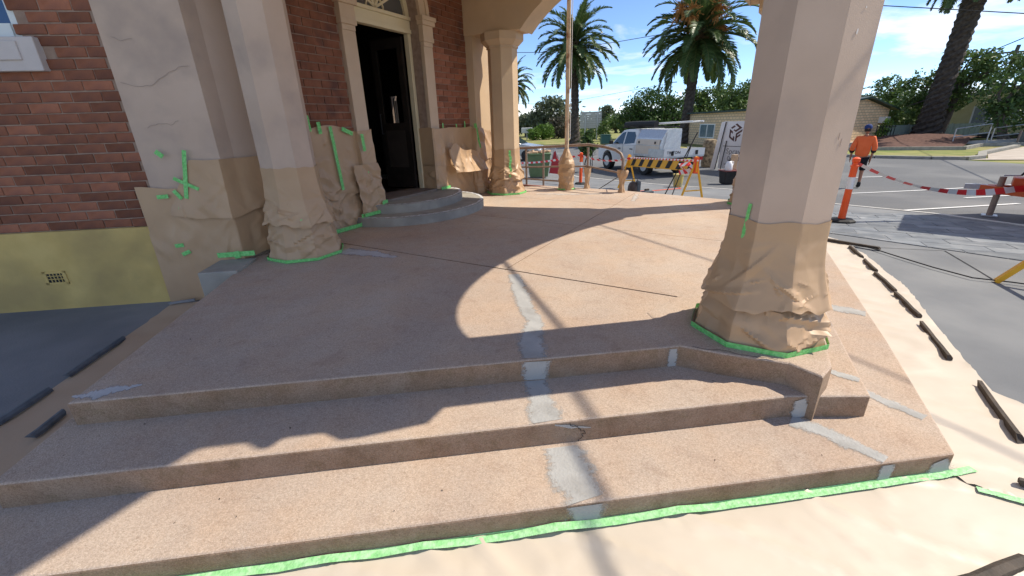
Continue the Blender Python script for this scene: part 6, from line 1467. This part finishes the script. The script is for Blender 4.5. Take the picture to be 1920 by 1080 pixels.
def build_car():
    C = Vector((.05, 27.9, -.545)); h = Vector((.95, -.31, 0)).normalized(); l = Vector((-h.y, h.x, 0)); U = lambda x, y, z: C + h*x + l*y + Vector((0, 0, z))
    t = thing('parked_car', 'silver parked car whose nose shows right of the far column', 'car', C)
    m = mat('silver_paint', (.40, .42, .44), rough=.25, metal=.5)
    pr = [(-2.2, .35), (2.1, .32), (2.2, .6), (2.05, .82), (1.0, .98), (-2.2, .98)]
    MB().hexa([U(x, .88, z) for x, z in pr], [U(x, -.88, z) for x, z in pr]).build('body', m, t, bevel=.05)
    pr = [(-2.1, .98), (1.05, .98), (.30, 1.5), (-1.7, 1.52)]
    MB().hexa([U(x, .85-.2*(z-.98)/.5, z) for x, z in pr], [U(x, -.85+.2*(z-.98)/.5, z) for x, z in pr]).build('cabin', mat('car_glass', (.03, .045, .05)), t, bevel=.04)
    MB().hexa([U(x, .62, 1.5) for x in (.3, -1.7)] + [U(x, -.62, 1.5) for x in (-1.7, .3)], [U(x, .60, 1.56) for x in (.2, -1.7)] + [U(x, -.60, 1.56) for x in (-1.7, .2)]).build('roof', m, t)
    for x in (-1.35, 1.4):
        for y in (.8, -.8): k = MB().tube([U(x, y-.1, .32), U(x, y+.1, .32)], .32, 16).build('wheel', M_BLACK, t)
    for y in (.6, -.6): MB().box(U(2.12, y, .68), (.15, .35, .14), math.atan2(h.y, h.x)).build('headlight', M_TWHITE, t)
    MB().box(U(2.2, 0, .45), (.02, .5, .1), math.atan2(h.y, h.x)).build('number_plate', mat('plate_yellow', (.60, .50, .08)), t)
build_car()

# ================================================================== PERSON
def skin(name, joints, edges, m, parent, sub=2, root=0):
    """limbs grown over a skeleton: joints = [(position, radius_x, radius_y)]"""
    P = [Vector(j[0]) for j in joints]; org = P[root]
    me = bpy.data.meshes.new(name); me.from_pydata([p - org for p in P], edges, []); me.materials.append(m)
    o = place(name, me, org, parent)
    o.modifiers.new('skin', 'SKIN'); o.modifiers['skin'].use_smooth_shade = True
    if not me.skin_vertices: me.skin_vertices.new()
    for i, j in enumerate(joints):
        d = me.skin_vertices[0].data[i]; d.radius = (j[1], j[2] if len(j) > 2 else j[1]); d.use_root = (i == root)
    if sub:
        s = o.modifiers.new('sub', 'SUBSURF'); s.levels = sub; s.render_levels = sub
    return o
def build_person():
    O = Vector((10.42, 12.95, gz(10.42, 12.95)-.004)); f = Vector((.52, .85, 0)).normalized(); r = Vector((f.y, -f.x, 0))
    B = lambda x, y, z: O + r*x + f*y + Vector((0, 0, z))
    t = thing('person', 'person in fluoro orange work shirt, black shorts and blue cap walking away', 'person', O)
    sk = mat('tanned_skin', (.36, .19, .12), (.40, .22, .14), 6, .5)
    J = [(B(0, 0, .95), .13, .10), (B(0, .01, 1.15), .13, .09), (B(0, .0, 1.36), .155, .095), (B(0, -.01, 1.47), .06, .055), (B(0, .015, 1.54), .05, .05),      # 0 pelvis .. 4 neck
         (B(.17, -.01, 1.41), .055), (B(.245, -.06, 1.14), .042), (B(.235, .02, .89), .030), (B(.23, .05, .81), .032, .018), (B(.225, .075, .74), .024, .014),        # right arm and palm
         (B(-.17, -.01, 1.41), .055), (B(-.25, -.03, 1.14), .042), (B(-.235, .12, .93), .030), (B(-.23, .17, .86), .032, .018), (B(-.225, .20, .80), .024, .014),
         (B(.09, 0, .88), .088), (B(.105, .06, .50), .058), (B(.10, -.04, .11), .036), (B(.10, .09, .04), .036, .028),
         (B(-.09, 0, .88), .088), (B(-.10, -.04, .50), .058), (B(-.10, -.22, .13), .036), (B(-.10, -.11, .04), .036, .028)]
    E = [(0, 1), (1, 2), (2, 3), (3, 4), (2, 5), (5, 6), (6, 7), (7, 8), (8, 9), (2, 10), (10, 11), (11, 12), (12, 13), (13, 14), (0, 15), (15, 16), (16, 17), (17, 18), (0, 19), (19, 20), (20, 21), (21, 22)]
    # fingers and thumb, rooted in the palms
    for base, hand, sd in ((8, B(.23, .05, .81), 1), (13, B(-.23, .17, .86), -1)):
        for k, ln in enumerate((.075, .085, .08, .06)):
            y = -.024 + .016*k; a = len(J)
            J.append((hand + f*y*1.0 + r*.004*sd + Vector((0, 0, -.055)), .009)); J.append((hand + f*(y+.008) + Vector((0, 0, -.06-ln*.55)), .0085)); J.append((hand + f*(y+.014) - r*sd*.012 + Vector((0, 0, -.055-ln)), .007))
            E += [(base, a), (a, a+1), (a+1, a+2)]
        a = len(J); J.append((hand + f*.035 + Vector((0, 0, -.01)), .011)); J.append((hand + f*.05 - r*sd*.012 + Vector((0, 0, -.05)), .009)); E += [(base, a), (a, a+1)]
    body = skin('body', J, E, sk, t, 2)
    # head: skull with nose, ears and jaw grown from one mesh
    hd = B(0, .03, 1.655); b = MB(); n, m_ = 20, 14
    for i in range(m_+1):
        v = math.pi*i/m_
        for k in range(n):
            u = 2*math.pi*k/n; x, y, z = math.sin(v)*math.cos(u), math.sin(v)*math.sin(u), -math.cos(v)
            w = .076*(1 - .20*max(0, -z)); yy = .098*y*(1 - .1*max(0, -z))
            if y > .55: yy += .022*math.exp(-((x/.16)**2) - ((z+.12)/.16)**2)
            if y > .5: yy -= .010*(math.exp(-((abs(x)-.36)/.13)**2 - ((z-.08)/.1)**2)) ; yy += .005*math.exp(-(x/.25)**2 - ((z+.48)/.06)**2)
            xx = w*x + (math.copysign(.016, x)*math.exp(-((y+.05)/.16)**2 - ((z+.02)/.22)**2) if abs(x) > .8 else 0)
            b.v.append(hd + r*xx + f*yy + Vector((0, 0, .118*z)))
    for i in range(m_):
        for k in range(n): b.f.append([i*n+k, i*n+(k+1) % n, (i+1)*n+(k+1) % n, (i+1)*n+k]); b.m.append(0)
    head = b.build('head', sk, t, smooth='all')
    for sx in (-1, 1): MB().lathe([(.004, -.011), (.011, -.004), (.011, .004), (.004, .011)], hd + r*.028*sx + f*.083 + Vector((0, 0, .008)), 8).build('eye', M_TWHITE, head)
    MB().box(hd + f*.088 + Vector((0, 0, -.055)), (.042, .012, .009), math.atan2(r.y, r.x)).build('mouth', mat('lip', (.30, .12, .09), rough=.5), head)
    hb = MB(); hb.lathe([(.074, -.05), (.082, -.01), (.083, .03)], hd - f*.016 + Vector((0, 0, -.005)), 16); hb.build('hair', mat('dark_hair', (.03, .022, .018), rough=.7), t)
    cp = MB(); cp.lathe([(.090, .0), (.094, .03), (.088, .07), (.066, .105), (.03, .125), (.004, .13)], hd + Vector((0, 0, .02)), 18)
    cp.hexa([hd + r*x + f*y + Vector((0, 0, .022)) for x, y in ((-.07, .06), (.07, .06), (.055, .16), (0, .18), (-.055, .16))], [hd + r*x + f*y + Vector((0, 0, .034)) for x, y in ((-.07, .06), (.07, .06), (.055, .16), (0, .18), (-.055, .16))])
    cp.build('cap', mat('blue_cap', (.02, .045, .16), (.03, .06, .20), 9, .8), t, smooth=True)
    orange = mat('work_shirt', (.86, .17, .05), (.90, .20, .065), 5, .75, .4, 14)
    S = [(B(0, 0, .85), .195, .14), (B(0, .01, 1.10), .190, .13), (B(0, 0, 1.33), .205, .125), (B(0, -.01, 1.45), .095, .08), (B(0, .0, 1.49), .066, .062),
         (B(.185, -.01, 1.41), .085), (B(.255, -.055, 1.16), .072), (B(.255, -.035, 1.06), .070), (B(-.185, -.01, 1.41), .085), (B(-.26, -.03, 1.16), .072), (B(-.257, .0, 1.06), .070)]
    skin('shirt', S, [(0, 1), (1, 2), (2, 3), (3, 4), (2, 5), (5, 6), (6, 7), (2, 8), (8, 9), (9, 10)], orange, t, 2)
    nv = mat('navy_cloth', (.012, .013, .018), (.02, .021, .028), 8, .9)
    for s_, a, c in ((1, B(.25, -.035, 1.085), B(.246, -.01, 1.04)), (-1, B(-.252, .0, 1.085), B(-.248, .03, 1.04))): MB().tube([a, c], [.066, .062], 12).build('sleeve_cuff', nv, t, smooth=True)
    K = [(B(0, 0, .90), .160, .122), (B(.092, .0, .82), .105), (B(.105, .05, .56), .088), (B(.106, .058, .50), .086), (B(-.092, 0, .82), .105), (B(-.10, -.03, .56), .088), (B(-.10, -.04, .50), .086)]
    skin('shorts', K, [(0, 1), (1, 2), (2, 3), (0, 4), (4, 5), (5, 6)], nv, t, 2)
    for a, c, e in (((.10, -.04, .20), (.10, -.035, .06), (.10, .15, .045)), ((-.10, -.20, .22), (-.10, -.215, .075), (-.10, -.04, .035))):
        skin('boot', [(B(*a), .052), (B(*c), .056), (B(*e), .048, .036)], [(0, 1), (1, 2)], M_BLACK, t, 2)
build_person()
